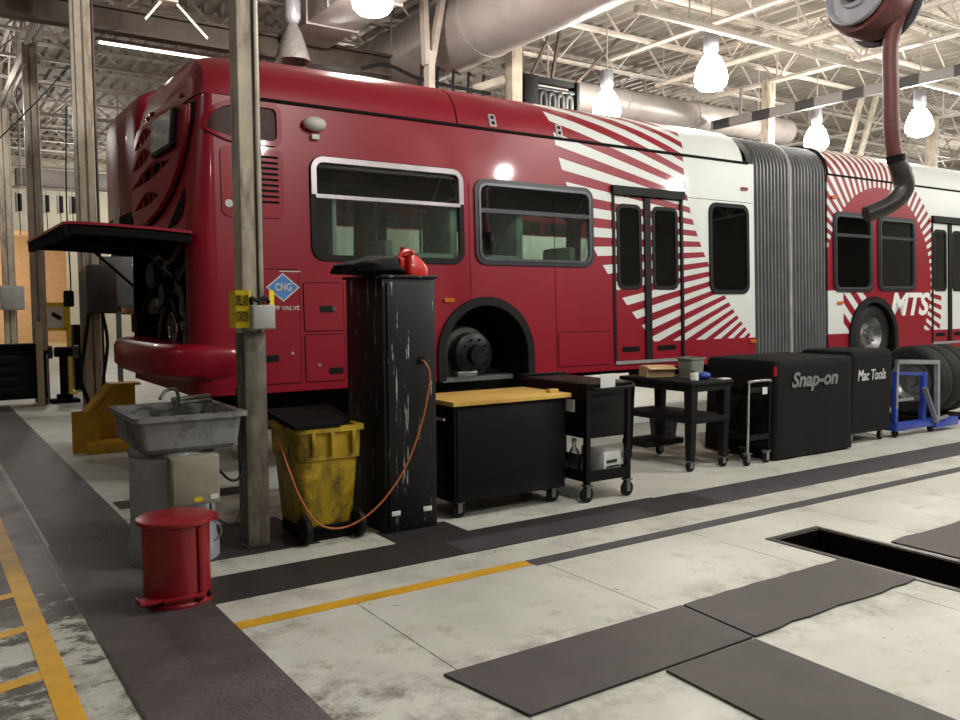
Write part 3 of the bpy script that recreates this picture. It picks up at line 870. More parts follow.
b = MB(); b.tube([(XR+.08, 8.49, 1.42), (XR+.08, 8.7, 1.78), (XR+.08, 8.85, 1.84), (XR+.08, 8.9, 1.75), (XR+.08, 8.5, 1.35)], .014, 6); b.build('drive_belt', 'rubber', en)
b = MB(); b.cyl((2.1, 9.3, 1.95), (2.5, 9.35, 1.95), .14, 20, bev=.02); b.build('air_filter', 'engine2', bus)
for pts, r in (([(2.1, 7.95, 1.3), (2.12, 8.0, 1.6), (2.1, 8.15, 1.95), (2.5, 8.3, 2.15)], .035), ([(2.13, 9.5, 1.3), (2.08, 9.4, 1.6), (2.1, 9.1, 1.75), (2.4, 8.9, 1.9)], .045), ([(2.1, 8.0, 2.2), (2.07, 8.3, 2.05), (2.08, 8.7, 2.12), (2.13, 9.2, 2.1)], .03), ([(2.08, 8.9, 1.2), (2.06, 8.75, 1.45), (2.07, 8.6, 1.62)], .02), ([(2.13, 7.85, 2.1), (2.06, 7.95, 1.9), (2.07, 8.2, 1.75)], .018)):
    b = MB(); b.tube(pts, r, 10); b.build('engine_hose', 'engine2' if r < .036 else 'rubber', bus)
b = MB(); b.box(2.06, 2.4, 8.95, 9.25, 1.55, 1.72, .02); b.build('engine_accessory', 'engine2', bus)
b = MB(); b.box(2.06, 2.35, 7.85, 8.0, 1.4, 1.5, .02); b.build('engine_accessory', 'engine2', bus)
# raised hatch
hd = MB()
yn, yf = 7.48, 9.92
hs = [(2.05, 2.28), (1.75, 2.30), (1.4, 2.315), (1.18, 2.32), (1.09, 2.318), (1.04, 2.31)]
def hatch(inset, dz):
    rings = []
    for (x, z) in hs:
        rings.append([(x, yn+inset, z+dz), (x, yf-inset, z+dz)])
    return rings
top = hatch(0, 0); bot = [[(p[0], p[1], p[2]-.022) for p in r] for r in top]
hd.loft([[t[0], t[1], c[1], c[0]] for t, c in zip(top, bot)])
h = hd.build('engine_hatch', 'red', bus)
b = MB()
for yy in (yn+.01, yf-.05): b.loft([[(x, yy, z-.035), (x, yy+.04, z-.035), (x, yy+.04, z-.10), (x, yy, z-.10)] for (x, z) in hs[:5]])
b.box(1.05, 1.10, yn+.01, yf-.01, 2.20, 2.285)
for yy in (8.2, 8.7, 9.2): b.loft([[(x, yy, z-.03), (x, yy+.06, z-.03), (x, yy+.06, z-.075), (x, yy, z-.075)] for (x, z) in hs[:5]])
b.loft([[(x, yn+.04, z-.036), (x, yf-.04, z-.036), (x, yf-.04, z-.045), (x, yn+.04, z-.045)] for (x, z) in hs])
b.build('hatch_liner', 'blackmatt', h)
for yy in (7.8, 9.6):
    b = MB(); b.cyl((2.05, yy, 1.8), (1.55, yy, 2.27), .014, 8); b.build('gas_strut', 'rubber', h)
# bumper
pl = [(2.42, 7.385), (2.14, 7.37), (1.95, 7.44), (1.84, 7.6), (1.78, 8.0), (1.75, 8.7), (1.77, 9.4), (1.82, 9.8), (1.94, 9.98), (2.14, 10.04), (2.42, 10.02)]
def bring(d, z): return [(p[0]+d*(1 if 7.5 < p[1] < 9.9 else .4), p[1]+(d if p[1] < 8 else -d if p[1] > 9.4 else 0), z) for p in pl]
b = MB(); b.loft([bring(.09, .985), bring(.03, 1.0), bring(0, 1.04), bring(0, 1.22), bring(.02, 1.27), bring(.07, 1.30)] , closed=False, caps=(False, False))
b.loft([bring(.07, 1.30), [(2.42, p[1], 1.305) for p in bring(.07, 1.3)]], closed=False, caps=(False, False))
b.loft([bring(.09, .985), [(2.42, p[1], .98) for p in bring(.09, 1)]], closed=False, caps=(False, False))
b.build('rear_bumper', 'red', bus)
# side grilles at the rear corner
def tear(u0, u1, v0, v1):
    pts = [(u1, v1), (u1, v0+.03), (u1-.03, v0)]
    n = 10
    return pts + [(u0+.45*(u1-u0)*(1-math.sin(PI/2*k/n)) , v0+(v1-v0)*(.0+1*(1-math.cos(PI/2*k/n)))*.95) for k in range(n+1)]
def eye(g):
    pts = [p for p in rrect(2.45, 2.86-g, 3.06+g, 3.44-g, .08-g*.6) if p[0] > 2.5]
    k0 = next(i for i, p in enumerate(pts) if p[1] < 3.2)
    left = [(2.50-(.36-g)*math.sin(PI/2*k/8), 3.44-g-(.27-g)*(1-math.cos(PI/2*k/8))) for k in range(9)]
    low = [(2.14+g+.36*k/5*1.0-(g*k/5), 3.17-(.11-g)*math.sin(PI/2*k/5)) for k in range(1, 6)]
    return pts[:k0] + left + low + pts[k0:]
ig = skinpart('air_intake_frame', eye(0), 'red', bus, [eye(.045)], .028, .03, .06)
skinpart('intake_mesh', eye(.03), mat('dark_red_mesh', '#3a0d12', .6, var=.5, scale=70), ig, (), .006, .004, .06)
lp = skinpart('louvre_door', rrect(2.30, 2.87, 2.42, 3.03, .06), 'red', bus, (), .012, .01, .06)
for k in range(9):
    v = 2.55+k*.05
    skinpart('louvre_slot', [(2.45, v), (2.82, v), (2.82, v+.022), (2.45, v+.022)], 'blackmatt', lp, (), .0145, .002, .1)
def outline_strip(name, u0, u1, v0, v1, r=.02, w=.008, m='blackmatt', parent=None, off=.0025):
    return skinpart(name, rrect(u0, u1, v0, v1, r, 3), m, parent or bus, [rrect(u0+w, u1-w, v0+w, v1-w, max(.004, r-w), 3)], off, .004, 5)
def access(u0, u1, v0, v1, r=.02, m='livery'):
    p = skinpart('access_door', rrect(u0, u1, v0, v1, r, 3), m, bus, (), .007, .006, .4)
    outline_strip('door_gap', u0-.008, u1+.008, v0-.008, v1+.008, r+.006, .007, 'blackmatt', p, .003)
    return p
a1 = access(2.47, 2.98, .93, 1.96); a2 = access(3.03, 3.42, .93, 1.36); a3 = access(3.03, 3.42, 1.40, 1.84); access(3.46, 4.36, .93, 1.36); access(6.03, 6.80, .93, 1.31)
for (u, v, par) in ((2.7, 1.16, a1), (3.33, 1.02, a2), (3.25, 1.6, a3)):
    skinpart('latch', rrect(u-.07, u+.07, v-.03, v+.03, .012, 3), 'black', par, (), .014, .008, 1)
skinpart('keyhole', rrect(3.30, 3.345, 1.58, 1.62, .018, 4), 'chrome', a3, (), .02, .008, 1)
for (u, v) in ((2.9, 1.2), (3.16, 1.08), (2.58, 1.08), (4.0, 1.0)):
    skinpart('bolt_head', rrect(u-.014, u+.014, v-.014, v+.014, .013, 4), 'silver', bus, (), .016, .012, 1)
for u, v0 in ((4.87, 1.73), (6.0, .9)): skinpart('panel_seam', [(u, v0), (u+.006, v0), (u+.006, 2.9), (u, 2.9)], 'blackmatt', bus, (), .002, .004, 3)
skinpart('panel_seam', [(8.1, 2.95), (9.4, 2.95), (9.4, 2.956), (8.1, 2.956)], 'blackmatt', bus, (), .002, .004, 3)
# gas label
lb = skinpart('fuel_label', [(2.67, 1.80), (2.83, 1.67), (2.99, 1.80), (2.83, 1.93)], 'whitepl', a1, (), .011, .003, 1)
skinpart('label_field', [(2.69, 1.80), (2.83, 1.687), (2.97, 1.80), (2.83, 1.913)], 'diamond', lb, (), .0135, .003, 1)
p = surf(2.752, 1.768, .0165); text('label_lettering', 'CNG', 'whitepl', lb, p, (1, 0, 0), (0, TILT, 1), .155, .07, 0, .02)
p = surf(2.69, 1.592, .013); text('door_lettering', 'OFF VALVE', 'whitepl', a1, p, (1, 0, 0), (0, TILT, 1), .29, .04, 0, .012)
skinpart('label_rule', [(2.8, 1.94), (3.0, 1.94), (3.0, 1.95), (2.8, 1.95)], 'whitepl', a1, (), .011, .003, 1)
# small fittings
b = MB(); p = surf(3.17, 3.30, 0); b.sphere((p.x, p.y-.05, p.z), .10, (1.15, .8, .68)); b.box(p.x-.03, p.x+.05, p.y-.05, p.y+.01, p.z-.14, p.z-.09, .01); b.build('antenna_pod', 'whitepl', bus)
b = MB(); p = surf(2.36, 2.53, 0); b.cyl((p.x, p.y-.02, p.z), (p.x, p.y+.01, p.z), .035, 16); b.build('filler_cap', 'whitepl', bus)
for (u, v) in ((5.2, 3.57), (6.1, 3.56)):
    skinpart('roof_vent', rrect(u-.045, u+.045, v-.07, v+.07, .015, 3), 'silver', bus, (), .022, .012, 1)
    for q in (-.03, .03): skinpart('vent_hole', rrect(u-.02, u+.02, v+q-.018, v+q+.018, .015, 4), 'blackmatt', bus, (), .024, .003, 1)
for (u, v, m_) in ((9.22, 3.13, 'redlens'), (11.2, 3.15, 'amber'), (9.36, 1.12, 'amber'), (4.6, 1.68, 'amber'), (11.32, 1.62, 'amber')):
    skinpart('marker_lamp', rrect(u-.06, u+.06, v-.022, v+.022, .012, 3), m_, bus, (), .022, .02, 1)
# windows
def window(w, kind, far=False):
    if kind == 'silver':
        mid = 2.66
        f = skinpart('window', rrect(w[0], w[1], w[2], w[3], .13), 'rubber', bus, [rrect(w[0]+.055, w[1]-.055, w[2]+.055, w[3]-.055, .09)], .02, .04, .5)
        oo = [p for p in rrect(w[0]+.008, w[1]-.008, w[2]+.05, w[3]-.008, .125) if p[1] > 2.8]
        ii = [p for p in rrect(w[0]+.06, w[1]-.06, w[2]+.1, w[3]-.06, .07) if p[1] > 2.8]
        ol = [(w[1]-.008, mid)] + oo + [(w[0]+.008, mid), (w[0]+.06, mid)] + ii[::-1] + [(w[1]-.06, mid)]
        skinpart('upper_frame', ol, 'silver', f, (), .034, .03, 5)
        skinpart('transom', [(w[0]+.05, mid-.03), (w[1]-.05, mid-.03), (w[1]-.05, mid+.005), (w[0]+.05, mid+.005)], 'silver', f, (), .032, .03, 5)
        skinpart('lower_pane', rrect(w[0]+.05, w[1]-.05, w[2]+.05, mid-.01, .06), 'pane', f, (), -.005, .004, 5)
        skinpart('upper_pane', rrect(w[0]+.05, w[1]-.05, mid, w[3]-.05, .06), 'panedark', f, (), -.003, .004, 5)
    elif kind == 'transom':
        mid = w[2]+(w[3]-w[2])*.63 if w[0] < 8 else 2.61
        f = skinpart('window', rrect(w[0], w[1], w[2], w[3], .13), 'darkframe', bus, [rrect(w[0]+.06, w[1]-.06, w[2]+.06, w[3]-.06, .09)], .02, .04, .5, far)
        skinpart('inner_frame', rrect(w[0]+.045, w[1]-.045, w[2]+.045, w[3]-.045, .1), 'darkframe' if far else mat('grey_inner_frame', '#55585f', .3, .4), f, [rrect(w[0]+.07, w[1]-.07, w[2]+.07, w[3]-.07, .08)], .028, .03, 5, far)
        skinpart('transom', [(w[0]+.05, mid-.02), (w[1]-.05, mid-.02), (w[1]-.05, mid+.025), (w[0]+.05, mid+.025)], 'darkframe', f, (), .026, .03, 5, far)
        skinpart('lower_pane', rrect(w[0]+.05, w[1]-.05, w[2]+.05, mid, .06), 'pane', f, (), -.005, .004, 5, far)
        skinpart('upper_pane', rrect(w[0]+.05, w[1]-.05, mid, w[3]-.05, .06), 'panedark', f, (), -.003, .004, 5, far)
    else:
        f = skinpart('window', rrect(w[0], w[1], w[2], w[3], .13), 'rubber', bus, [rrect(w[0]+.05, w[1]-.05, w[2]+.05, w[3]-.05, .1)], .02, .04, .5, far)
        skinpart('pane', rrect(w[0]+.045, w[1]-.045, w[2]+.045, w[3]-.045, .1), 'pane' if far else 'panedark', f, (), .006, .004, 5, far)
window(WIN_R[0], 'silver'); window(WIN_R[1], 'transom'); window(WIN_R[2], 'plain')
window(WIN_F[0], 'transom'); window(WIN_F[1], 'transom')
for w in FW+FWF: window(w, 'farplain', True)
# doors
def door(d, gl, pair=True):
    c = (d[0]+d[1])/2 - .02
    hdr = skinpart('door_header', [(d[0]-.02, d[3]-.08), (d[1]+.02, d[3]-.08), (d[1]+.02, d[3]+.02), (d[0]-.02, d[3]+.02)], 'rubber', bus, (), .045, .06, 5)
    for (a, e) in ((d[0]+.03, c-.05), (c+.05, d[1]-.03)):
        gw = (a+.07, e-.07, 1.83, 2.78) if (a+.07) else None
        L = skinpart('door', [(a, d[2]+.03), (e, d[2]+.03), (e, d[3]-.09), (a, d[3]-.09)], 'livery', bus, [rrect(gw[0], gw[1], gw[2], gw[3], .07)], -.012, .03, .5)
        skinpart('door_glass_seal', rrect(gw[0]-.03, gw[1]+.03, gw[2]-.03, gw[3]+.03, .09), 'rubber', L, [rrect(gw[0]+.015, gw[1]-.015, gw[2]+.015, gw[3]-.015, .06)], -.002, .03, 5)
        skinpart('door_glass', rrect(gw[0], gw[1], gw[2], gw[3], .07), 'panedark', L, (), -.012, .004, 5)
        skinpart('door_handle', rrect(a+.1, e-.1, 1.06, 1.12, .02), 'blackmatt', L, (), -.004, .01, 1)
    for (a, e, nm) in ((d[0]-.012, d[0]+.028, 'door_seal'), (c-.05, c+.05, 'door_center_seal'), (d[1]-.028, d[1]+.012, 'door_seal')):
        skinpart(nm, [(a, d[2]), (e, d[2]), (e, d[3]-.05), (a, d[3]-.05)], 'rubber', bus, (), .012, .04, 5)
    skinpart('door_sill', [(d[0], d[2]-.015), (d[1], d[2]-.015), (d[1], d[2]+.025), (d[0], d[2]+.025)], 'silver', bus, (), .02, .04, 5)
door(DOORS[0], None); door(DOORS[1], None)
# bellows
def section(inset, far_to_near=True):
    vs = [SK+.08] + [SK+.08+(SEAM-SK-.08)*k/6 for k in range(1, 7)] + [s_[0] for s_ in SKIN[2:]]
    pts = []
    for v in vs:
        y, z, n = skin(v); pts.append((y-n[0]*inset, z-n[1]*inset))
    return pts + [(2*YC-y, z) for (y, z) in pts[::-1][1:]]
NB = 22
p_ = (11.05-9.42)/NB
b = MB()
for k in range(NB):
    x = 9.42+p_*k
    b.loft([[(x+dx, y, z) for (y, z) in section(i_)] for dx, i_ in ((.2*p_, .12), (.24*p_, .05), (.34*p_, .026), (.5*p_, .02), (.66*p_, .026), (.76*p_, .05), (.8*p_, .12))], closed=False, caps=(False, False))
bl = b.build('bellows', 'bellows', bus)
b = MB(); b.loft([[(x, y, z) for (y, z) in section(.11)] for x in (9.42, 11.05)], closed=False, caps=(False, False)); b.build('bellows_lining', 'foldshade', bl, False)
b = MB(); b.tube([(10.235, y, z) for (y, z) in section(.03)], .014, 6); b.build('bellows_rib', 'bellowseam', bl)
for x in (9.43, 11.045):
    b = MB(); b.loft([[(x-.012, y, z) for (y, z) in section(.01)], [(x+.012, y, z) for (y, z) in section(.01)]], closed=False, caps=(False, False)); b.build('bellows_end_frame', 'darkframe', bl)
# wheel arches
for i, (cx, cz, r) in enumerate(ARCH):
    sk = arch(cx, cz, r+.035, 24, SK); inn = arch(cx, cz, r-.055, 24, SK)
    fl_ = skinpart('wheel_arch_flare', sk + inn[::-1], 'rubber', bus, (), .035, .06, 5)
    b = MB(); prof = arch(cx, cz, r-.02, 20, SK)
    b.loft([[(p[0], YB+.01, p[1]) for p in prof], [(p[0], YB+.75, p[1]) for p in prof]], closed=False, caps=(False, False))
    b.box(cx-.7, cx+.7, YB+.75, YB+.78, SK, 1.9); b.build('wheel_well', 'blackmatt', fl_)
b = MB(); b.lathe([(.05, -.1), (.1, -.1), (.11, -.03), (.2, -.02), (.235, 0), (.235, .13), (.16, .15), (.15, .4)], (4.98, YB+.14, 1.1), 'Y', 28)
for k in range(10): a = 2*PI*k/10; b.cyl((4.98+.165*math.cos(a), YB+.09, 1.1+.165*math.sin(a)), (4.98+.165*math.cos(a), YB+.16, 1.1+.165*math.sin(a)), .012, 8)
hb = b.build('bare_wheel_hub', 'engine', bus)
b = MB(); b.lathe([(.12, 0), (.29, 0), (.30, .02), (.30, .2), (.12, .2)], (4.98, YB+.3, 1.1), 'Y', 32); b.build('brake_drum', 'engine2', hb)
b = MB(); b.box(4.6, 5.5, YB+.15, YB+.3, .82, .87); b.box(4.75, 5.0, YB+.1, YB+.25, .87, .93, .01); b.build('lower_bracket', 'steel', bus)
tw = MB(); tw.lathe([(.29, -.02), (.33, -.05), (.44, -.05), (.485, -.02), (.49, .04), (.49, .2), (.44, .24), (.29, .22)], (12.27, YB+.12, 1.12), 'Y', 40); tw = tw.build('front_tyre', 'tyre', bus)
b = MB(); b.lathe([(.0, -.03), (.07, -.03), (.085, .02), (.16, .04), (.2, .1), (.25, .04), (.29, -.02), (.30, -.02), (.30, .1)], (12.27, YB+.12, 1.12), 'Y', 40); b.build('wheel_rim', 'steel', tw)
for k in range(8):
    a = 2*PI*k/8; b = MB(); b.cyl((12.27+.12*math.cos(a), YB+.1, 1.12+.12*math.sin(a)), (12.27+.12*math.cos(a), YB+.16, 1.12+.12*math.sin(a)), .014, 6); b.build('wheel_nut', 'steel', tw)
# underframe, floor, inside
b = MB(); b.box(3.4, 4.4, YB+.1, 9.9, .86, 1.05); b.box(5.75, 9.3, YB+.08, 9.95, .88, 1.1); b.box(11.1, 11.5, YB+.08, 9.95, .88, 1.1); b.box(12.9, 18.5, YB+.08, 9.95, .88, 1.1); b.box(4.4, 5.75, YB+.8, 9.2, .95, 1.3); b.box(11.5, 12.9, YB+.8, 9.2, .95, 1.3)
b.box(2.4, 18.4, 8.2, 8.4, .72, .95); b.box(2.4, 18.4, 9.0, 9.2, .72, .95); b.box(4.95, 5.15, 7.6, 9.8, .78, 1.0); b.box(2.4, 3.4, 7.5, 9.9, .84, 1.1)
b.build('underframe', 'blackmatt', bus)
b = MB(); b.box(2.5, 6.9, 8.0, 9.5, .42, .9, .04); b.box(4.9, 5.2, 7.7, 9.8, .7, .95, .05); b.build('axle_and_shade_box', 'blackmatt', bus)  # big black box added to darken the under-bus gap; the other is the axle
b = MB(); b.box(8.9, 11.4, 8.1, 9.3, .5, .9, .03); b.build('turntable', 'blackmatt', bus)
b = MB(); b.box(3.42, 18.5, YB+.8, 9.2, 1.12, 1.16)
for (xa, xb) in ((3.42, 4.3), (5.84, 9.4), (11.07, 11.4), (12.98, 18.5)):
    for (ya, yb_) in ((YB+.06, YB+.8), (9.2, 9.94)): b.box(xa, xb, ya, yb_, 1.12, 1.16)
b.box(3.4, 18.5, YB+.2, 9.8, 3.36, 3.4); b.box(3.36, 3.4, YB+.1, 9.9, 1.1, 3.4)
b.build('cabin_floor_and_ceiling', 'interior', bus)
se = None
k = 0
for x in (3.75, 4.5, 5.35, 6.1, 8.6, 11.5, 12.2, 13.0):
    for y in (7.75, 9.3):
        if y < 8 and x > 6.5: continue
        if se is None:
            b = MB(); b.box(-.22, .22, -.26, .26, 1.55, 1.66, .03); b.box(.16, .26, -.26, .26, 1.62, 2.28, .04); b.box(-.05, .05, -.1, .1, 1.16, 1.56)
            se = b.build('passenger_seat', 'seat', None); se.parent = bus; s1 = se
        else:
            s1 = se.copy(); COL.objects.link(s1); s1.parent = bus
        s1.location = Vector((x, y, .5 if x in (4.5, 5.35, 12.2) else 0)) - OFF[bus.name]
for x in (4.2, 5.8, 7.0, 8.0, 11.8, 12.6):
    b = MB(); b.cyl((x, 8.25, 1.16), (x, 8.25, 3.36), .017, 8); b.build('grab_pole', 'steel', bus)
b = MB()
for y in (8.2, 9.2): b.cyl((3.5, y, 3.0), (9.2, y, 3.0), .016, 8)
b.build('grab_rail', 'steel', bus)
# lettering
p = surf(12.64, 1.41, .006)
M['lettering'] = mat('white_vinyl_lettering', '#e4e8e6', .4, var=.02)
text('bus_lettering', 'MTS', 'lettering', bus, p, (1, 0, 0), (0, TILT, 1), 1.15, .37, .28, .035)
# the front end, beyond the frame
b = MB(); b.box(18.58, 18.75, YB+.1, 9.9, .9, 3.9, .05); b.build('front_mask', 'red', bus)

# lift posts under the bus
for i, (x, lab) in enumerate(((5.05, 'steel lift post under the rear axle of the bus'), (12.2, 'steel lift post under the middle axle of the bus'))):
    b = MB(); b.cyl((x, 8.7, 0), (x, 8.7, .38 if x < 6 else .68), .13, 24); b.box(x-.3, x+.3, 8.3, 9.1, .36 if x < 6 else .66, .415 if x < 6 else .715, .01)
    tagbuild(b, 'lift_post', 'steel', lab, 'lift')

# second bus, raised in the next bay
bus2 = thing('parked_bus', 'second red bus behind the first one, only its rear corner showing', 'bus', (2.75, 12.6, 0))
b = MB()
def sec2(x, ins):
    w, zb, zt = 2.6, 1.5, 4.72
    pts = rrect(0+ins, w-ins, zb, zt-ins, .35, 6)
    return [(x, p[0], p[1]) for p in pts]
b.loft([sec2(0, .3), sec2(.04, .18), (sec2(.12, .08)), sec2(.3, 0), sec2(9, 0)]); b.build('body_shell', 'red', bus2)
b = MB(); b.box(-.16, .2, .15, 2.5, 1.62, 1.95, .06); b.build('rear_bumper', 'red', bus2)
b = MB(); b.box(-.02, .02, .5, 2.1, 2.2, 3.0, .02); b.build('engine_hatch', 'blackmatt', bus2)
b = MB(); b.box(-.03, .01, 1.35, 1.75, 2.85, 3.15, .02); b.build('rear_highlight', 'paper', bus2)  # white block stands for a bright highlight on the rear
b = MB(); b.box(1.2, 8, -.012, .02, 2.9, 3.8, .03); b.build('side_window', 'panedark', bus2)
b = MB(); b.box(.3, 9, .3, 2.3, 1.2, 1.5); b.build('underframe', 'blackmatt', bus2)
b = MB(); b.box(1.0, 8.98, -.008, .01, 1.56, 2.88, .003); b.build('white_side_panel', 'whitepl', bus2)
b = MB(); b.box(1.0, 8.98, -.008, .01, 3.82, 4.36, .003); b.build('white_side_panel', 'whitepl', bus2)
for x in (2, 7):
    b = MB(); b.cyl((x, 1.3, 0), (x, 1.3, 1.2), .14, 20); b.build('lift_post', 'steel', bus2)

# ---------------------------------------------------------------- things by the near column
sg = thing('spill_kit_sign', 'yellow spill kit sign wrapped round the near steel column', 'sign', (1.86, 5.5, 1.6), world=True)
b = MB(); b.loft([[(1.762, 5.6, 1.495), (1.772, 5.5, 1.495), (1.852, 5.465, 1.495), (1.862, 5.47, 1.495), (1.775, 5.507, 1.495), (1.766, 5.6, 1.495)], [(1.762, 5.6, 1.74), (1.772, 5.5, 1.74), (1.852, 5.465, 1.74), (1.862, 5.47, 1.74), (1.775, 5.507, 1.74), (1.766, 5.6, 1.74)]])
b.build('left_panel', 'yellowsign', sg, False)
b = MB(); b.loft([[(1.99, 5.47, 1.49), (2.03, 5.49, 1.49), (2.045, 5.58, 1.49), (2.04, 5.582, 1.49), (2.024, 5.495, 1.49), (1.99, 5.476, 1.49)], [(1.99, 5.47, 1.74), (2.03, 5.49, 1.74), (2.045, 5.58, 1.74), (2.04, 5.582, 1.74), (2.024, 5.495, 1.74), (1.99, 5.476, 1.74)]])
b.build('right_panel', 'yellowsign', sg, False)
d = Vector((.08, -.035, 0))
text('lettering', 'SPILL-KIT', 'signblack', sg, Vector((1.7755, 5.4965, 1.64)), d, (0, 0, 1), .078, .07, 0, .01)
text('lettering', 'STATION', 'signblack', sg, Vector((1.7765, 5.496, 1.535)), d, (0, 0, 1), .074, .07, 0, .01)
eb = thing('outlet_box', 'light grey outlet box on the near column below the sign', 'electrical box', (1.94, 5.47, 1.56), world=True)
b = MB(); b.box(1.855, 2.01, 5.42, 5.5, 1.485, 1.645, .006); b.build('box_body', 'graybox', eb)
b = MB(); b.box(1.862, 2.003, 5.415, 5.42, 1.493, 1.637, .002); b.build('cover_plate', 'graybox', eb)
b = MB(); b.tube([(1.87, 5.47, 1.645), (1.86, 5.45, 1.69), (1.9, 5.46, 1.675), (1.96, 5.47, 1.69), (1.99, 5.48, 1.66)], .014, 8); b.build('cable_gland', 'rubber', eb)

# parts washer
pw = thing('parts_washer', 'grimy grey parts washer basin on a drum beside the near column', 'parts washer', (1.4, 5.7, 0), world=True)
b = MB(); b.lathe([(.285, 0), (.285, .08), (.27, .14), (.262, .3), (.262, .7), (.25, .74)], (1.385, 5.68, 0), 'Z', 36); dr = b.build('drum', 'drum', pw)
b = MB(); b.lathe([(.263, .69), (.27, .70), (.263, .715)], (1.385, 5.68, 0), 'Z', 36); b.build('drum_hoop', 'steel', dr)
def rr3(x0, x1, y0, y1, r, z): return [(p[0], p[1], z) for p in rrect(x0, x1, y0, y1, r, 4)]
bs = (1.11, 1.77, 5.36, 6.16)
b = MB()
b.loft([rr3(bs[0]+.06, bs[1]-.06, bs[2]+.06, bs[3]-.06, .06, .73), rr3(bs[0]+.03, bs[1]-.03, bs[2]+.03, bs[3]-.03, .05, .76), rr3(bs[0]+.012, bs[1]-.012, bs[2]+.012, bs[3]-.012, .04, .93), rr3(bs[0]-.02, bs[1]+.02, bs[2]-.02, bs[3]+.02, .04, .935), rr3(bs[0]-.02, bs[1]+.02, bs[2]-.02, bs[3]+.02, .04, .965), rr3(bs[0]+.03, bs[1]-.03, bs[2]+.03, bs[3]-.03, .03, .965), rr3(bs[0]+.06, bs[1]-.06, bs[2]+.06, bs[3]-.06, .03, .82)])
b.build('basin', 'sink', pw)
b = MB(); b.box(1.29, 1.59, 5.33, 5.42, .40, .71, .006); bx = b.build('control_box', 'beigebox', pw)
b = MB(); b.box(1.30, 1.58, 5.322, 5.33, .41, .70, .003); b.build('box_door', 'beigebox', bx)
b = MB(); b.box(1.425, 1.475, 5.318, 5.323, .425, .45); b.build('yellow_sticker', 'yellowsign', bx, False)
b = MB(); b.box(1.525, 1.575, 5.318, 5.323, .43, .46); b.build('white_sticker', 'paper', bx, False)
b = MB(); b.box(1.16, 1.163, 5.55, 5.64, .82, .87); 
b = MB(); b.tube([(1.5, 5.95, .955), (1.5, 5.93, 1.03), (1.47, 5.9, 1.08), (1.4, 5.85, 1.075), (1.35, 5.8, 1.03)], .012, 8); b.build('flexible_spout', 'steel', pw)
b = MB(); b.cyl((1.46, 5.95, 1.0), (1.72, 5.95, 1.015), .018, 12); b.cyl((1.5, 5.9, .985), (1.72, 5.9, .99), .014, 12); b.cyl((1.5, 5.95, .94), (1.5, 5.95, 1.02), .022, 12); b.build('tap', 'steel', pw)
b = MB(); b.tube([(1.58, 5.36, .62), (1.66, 5.36, .53), (1.73, 5.38, .53), (1.77, 5.42, .62)], .009, 8); b.build('power_cord', 'rubber', pw)
b = MB(); b.tube([(1.53, 5.345, .40), (1.54, 5.34, .33), (1.62, 5.32, .26), (1.70, 5.34, .27), (1.765, 5.42, .4), (1.775, 5.5, .6), (1.775, 5.52, .92), (1.765, 5.5, 1.1)], .007, 8); b.build('power_cord', 'rubber', pw)
# red oily-waste can
rc = thing('oily_waste_can', 'red pedal-operated waste can on the walkway before the grey drum', 'waste can', (1.185, 4.82, 0), .0)
b = MB(); b.lathe([(.188, .0), (.188, .02), (.18, .03), (.18, .45), (.185, .455)], seg=40); 
b.build('body', 'canred', rc)
b = MB(); b.lathe([(.2, .45), (.208, .455), (.208, .475), (.195, .482), (.1, .492), (0, .495)], seg=40); b.build('lid', 'canred', rc)
b = MB(); b.box(-.12, .10, -.19, -.172, .05, .075, .006); b.box(-.235, -.11, -.175, -.07, .055, .068, .004); b.box(-.24, -.23, -.175, -.07, .055, .085, .004); b.build('pedal', 'canred', rc)
b = MB(); b.box(.075, .1, -.176, -.14, .03, .44, .003); b.build('seam_strap', 'canred', rc)
b = MB(); b.box(.19, .235, -.03, .03, .42, .47, .01); b.cyl((.215, -.04, .46), (.215, .04, .46), .012, 10); b.build('hinge', 'canred', rc)
b = MB(); b.tube([(.185, -.05, .44), (.225, -.07, .40), (.225, -.07, .35), (.19, -.07, .32)], .006, 8); b.build('side_handle', 'steel', rc)
b = MB()
for a in (-2.3, -1.2, -.7): b.cyl((.16*math.cos(a), .16*math.sin(a), .03), (.19*math.cos(a), .19*math.sin(a), .05), .018, 8)
b.build('vent_holes', 'blackmatt', rc)

# yellow wheeled bin
yb = thing('wheeled_bin', 'dirty yellow wheeled bin with black lid between the column and tall cabinet', 'bin', (2.4, 5.7, 0), world=True)
def binring(g, z, y0=5.42, y1=5.98): return rr3(2.15+g, 2.63-g, y0+g, y1-g, .05, z)
b = MB(); b.loft([binring(.055, .1), binring(.05, .12), binring(.02, .56), binring(.005, .575), binring(0, .76), binring(-.02, .765), binring(-.02, .80), binring(.03, .80), binring(.06, .3)]); bn = b.build('body', 'bin', yb)
for x in (2.25, 2.39, 2.55):
    b = MB(); b.box(x-.015, x+.015, 5.385, 5.43, .6, .77, .012); b.build('rib', 'bin', bn)
b = MB(); b.loft([[(2.12, 5.40, .795), (2.45, 5.40, .795), (2.63, 5.62, .80), (2.64, 6.0, .85), (2.12, 6.0, .85)], [(2.12, 5.40, .825), (2.44, 5.40, .825), (2.62, 5.62, .84), (2.64, 6.0, .885), (2.12, 6.0, .885)]]); b.build('lid', 'blackmatt', yb, False)
for x in (2.19, 2.59):
    b = MB(); b.lathe([(.03, -.025), (.09, -.025), (.1, -.015), (.1, .015), (.09, .025), (.03, .025)], (x, 5.43, .1), 'X', 24); b.build('wheel', 'rubber', yb)
b = MB(); b.cyl((2.15, 5.45, .1), (2.63, 5.45, .1), .014, 8); b.box(2.22, 2.56, 5.47, 5.93, 0, .1); b.build('axle', 'blackmatt', yb)

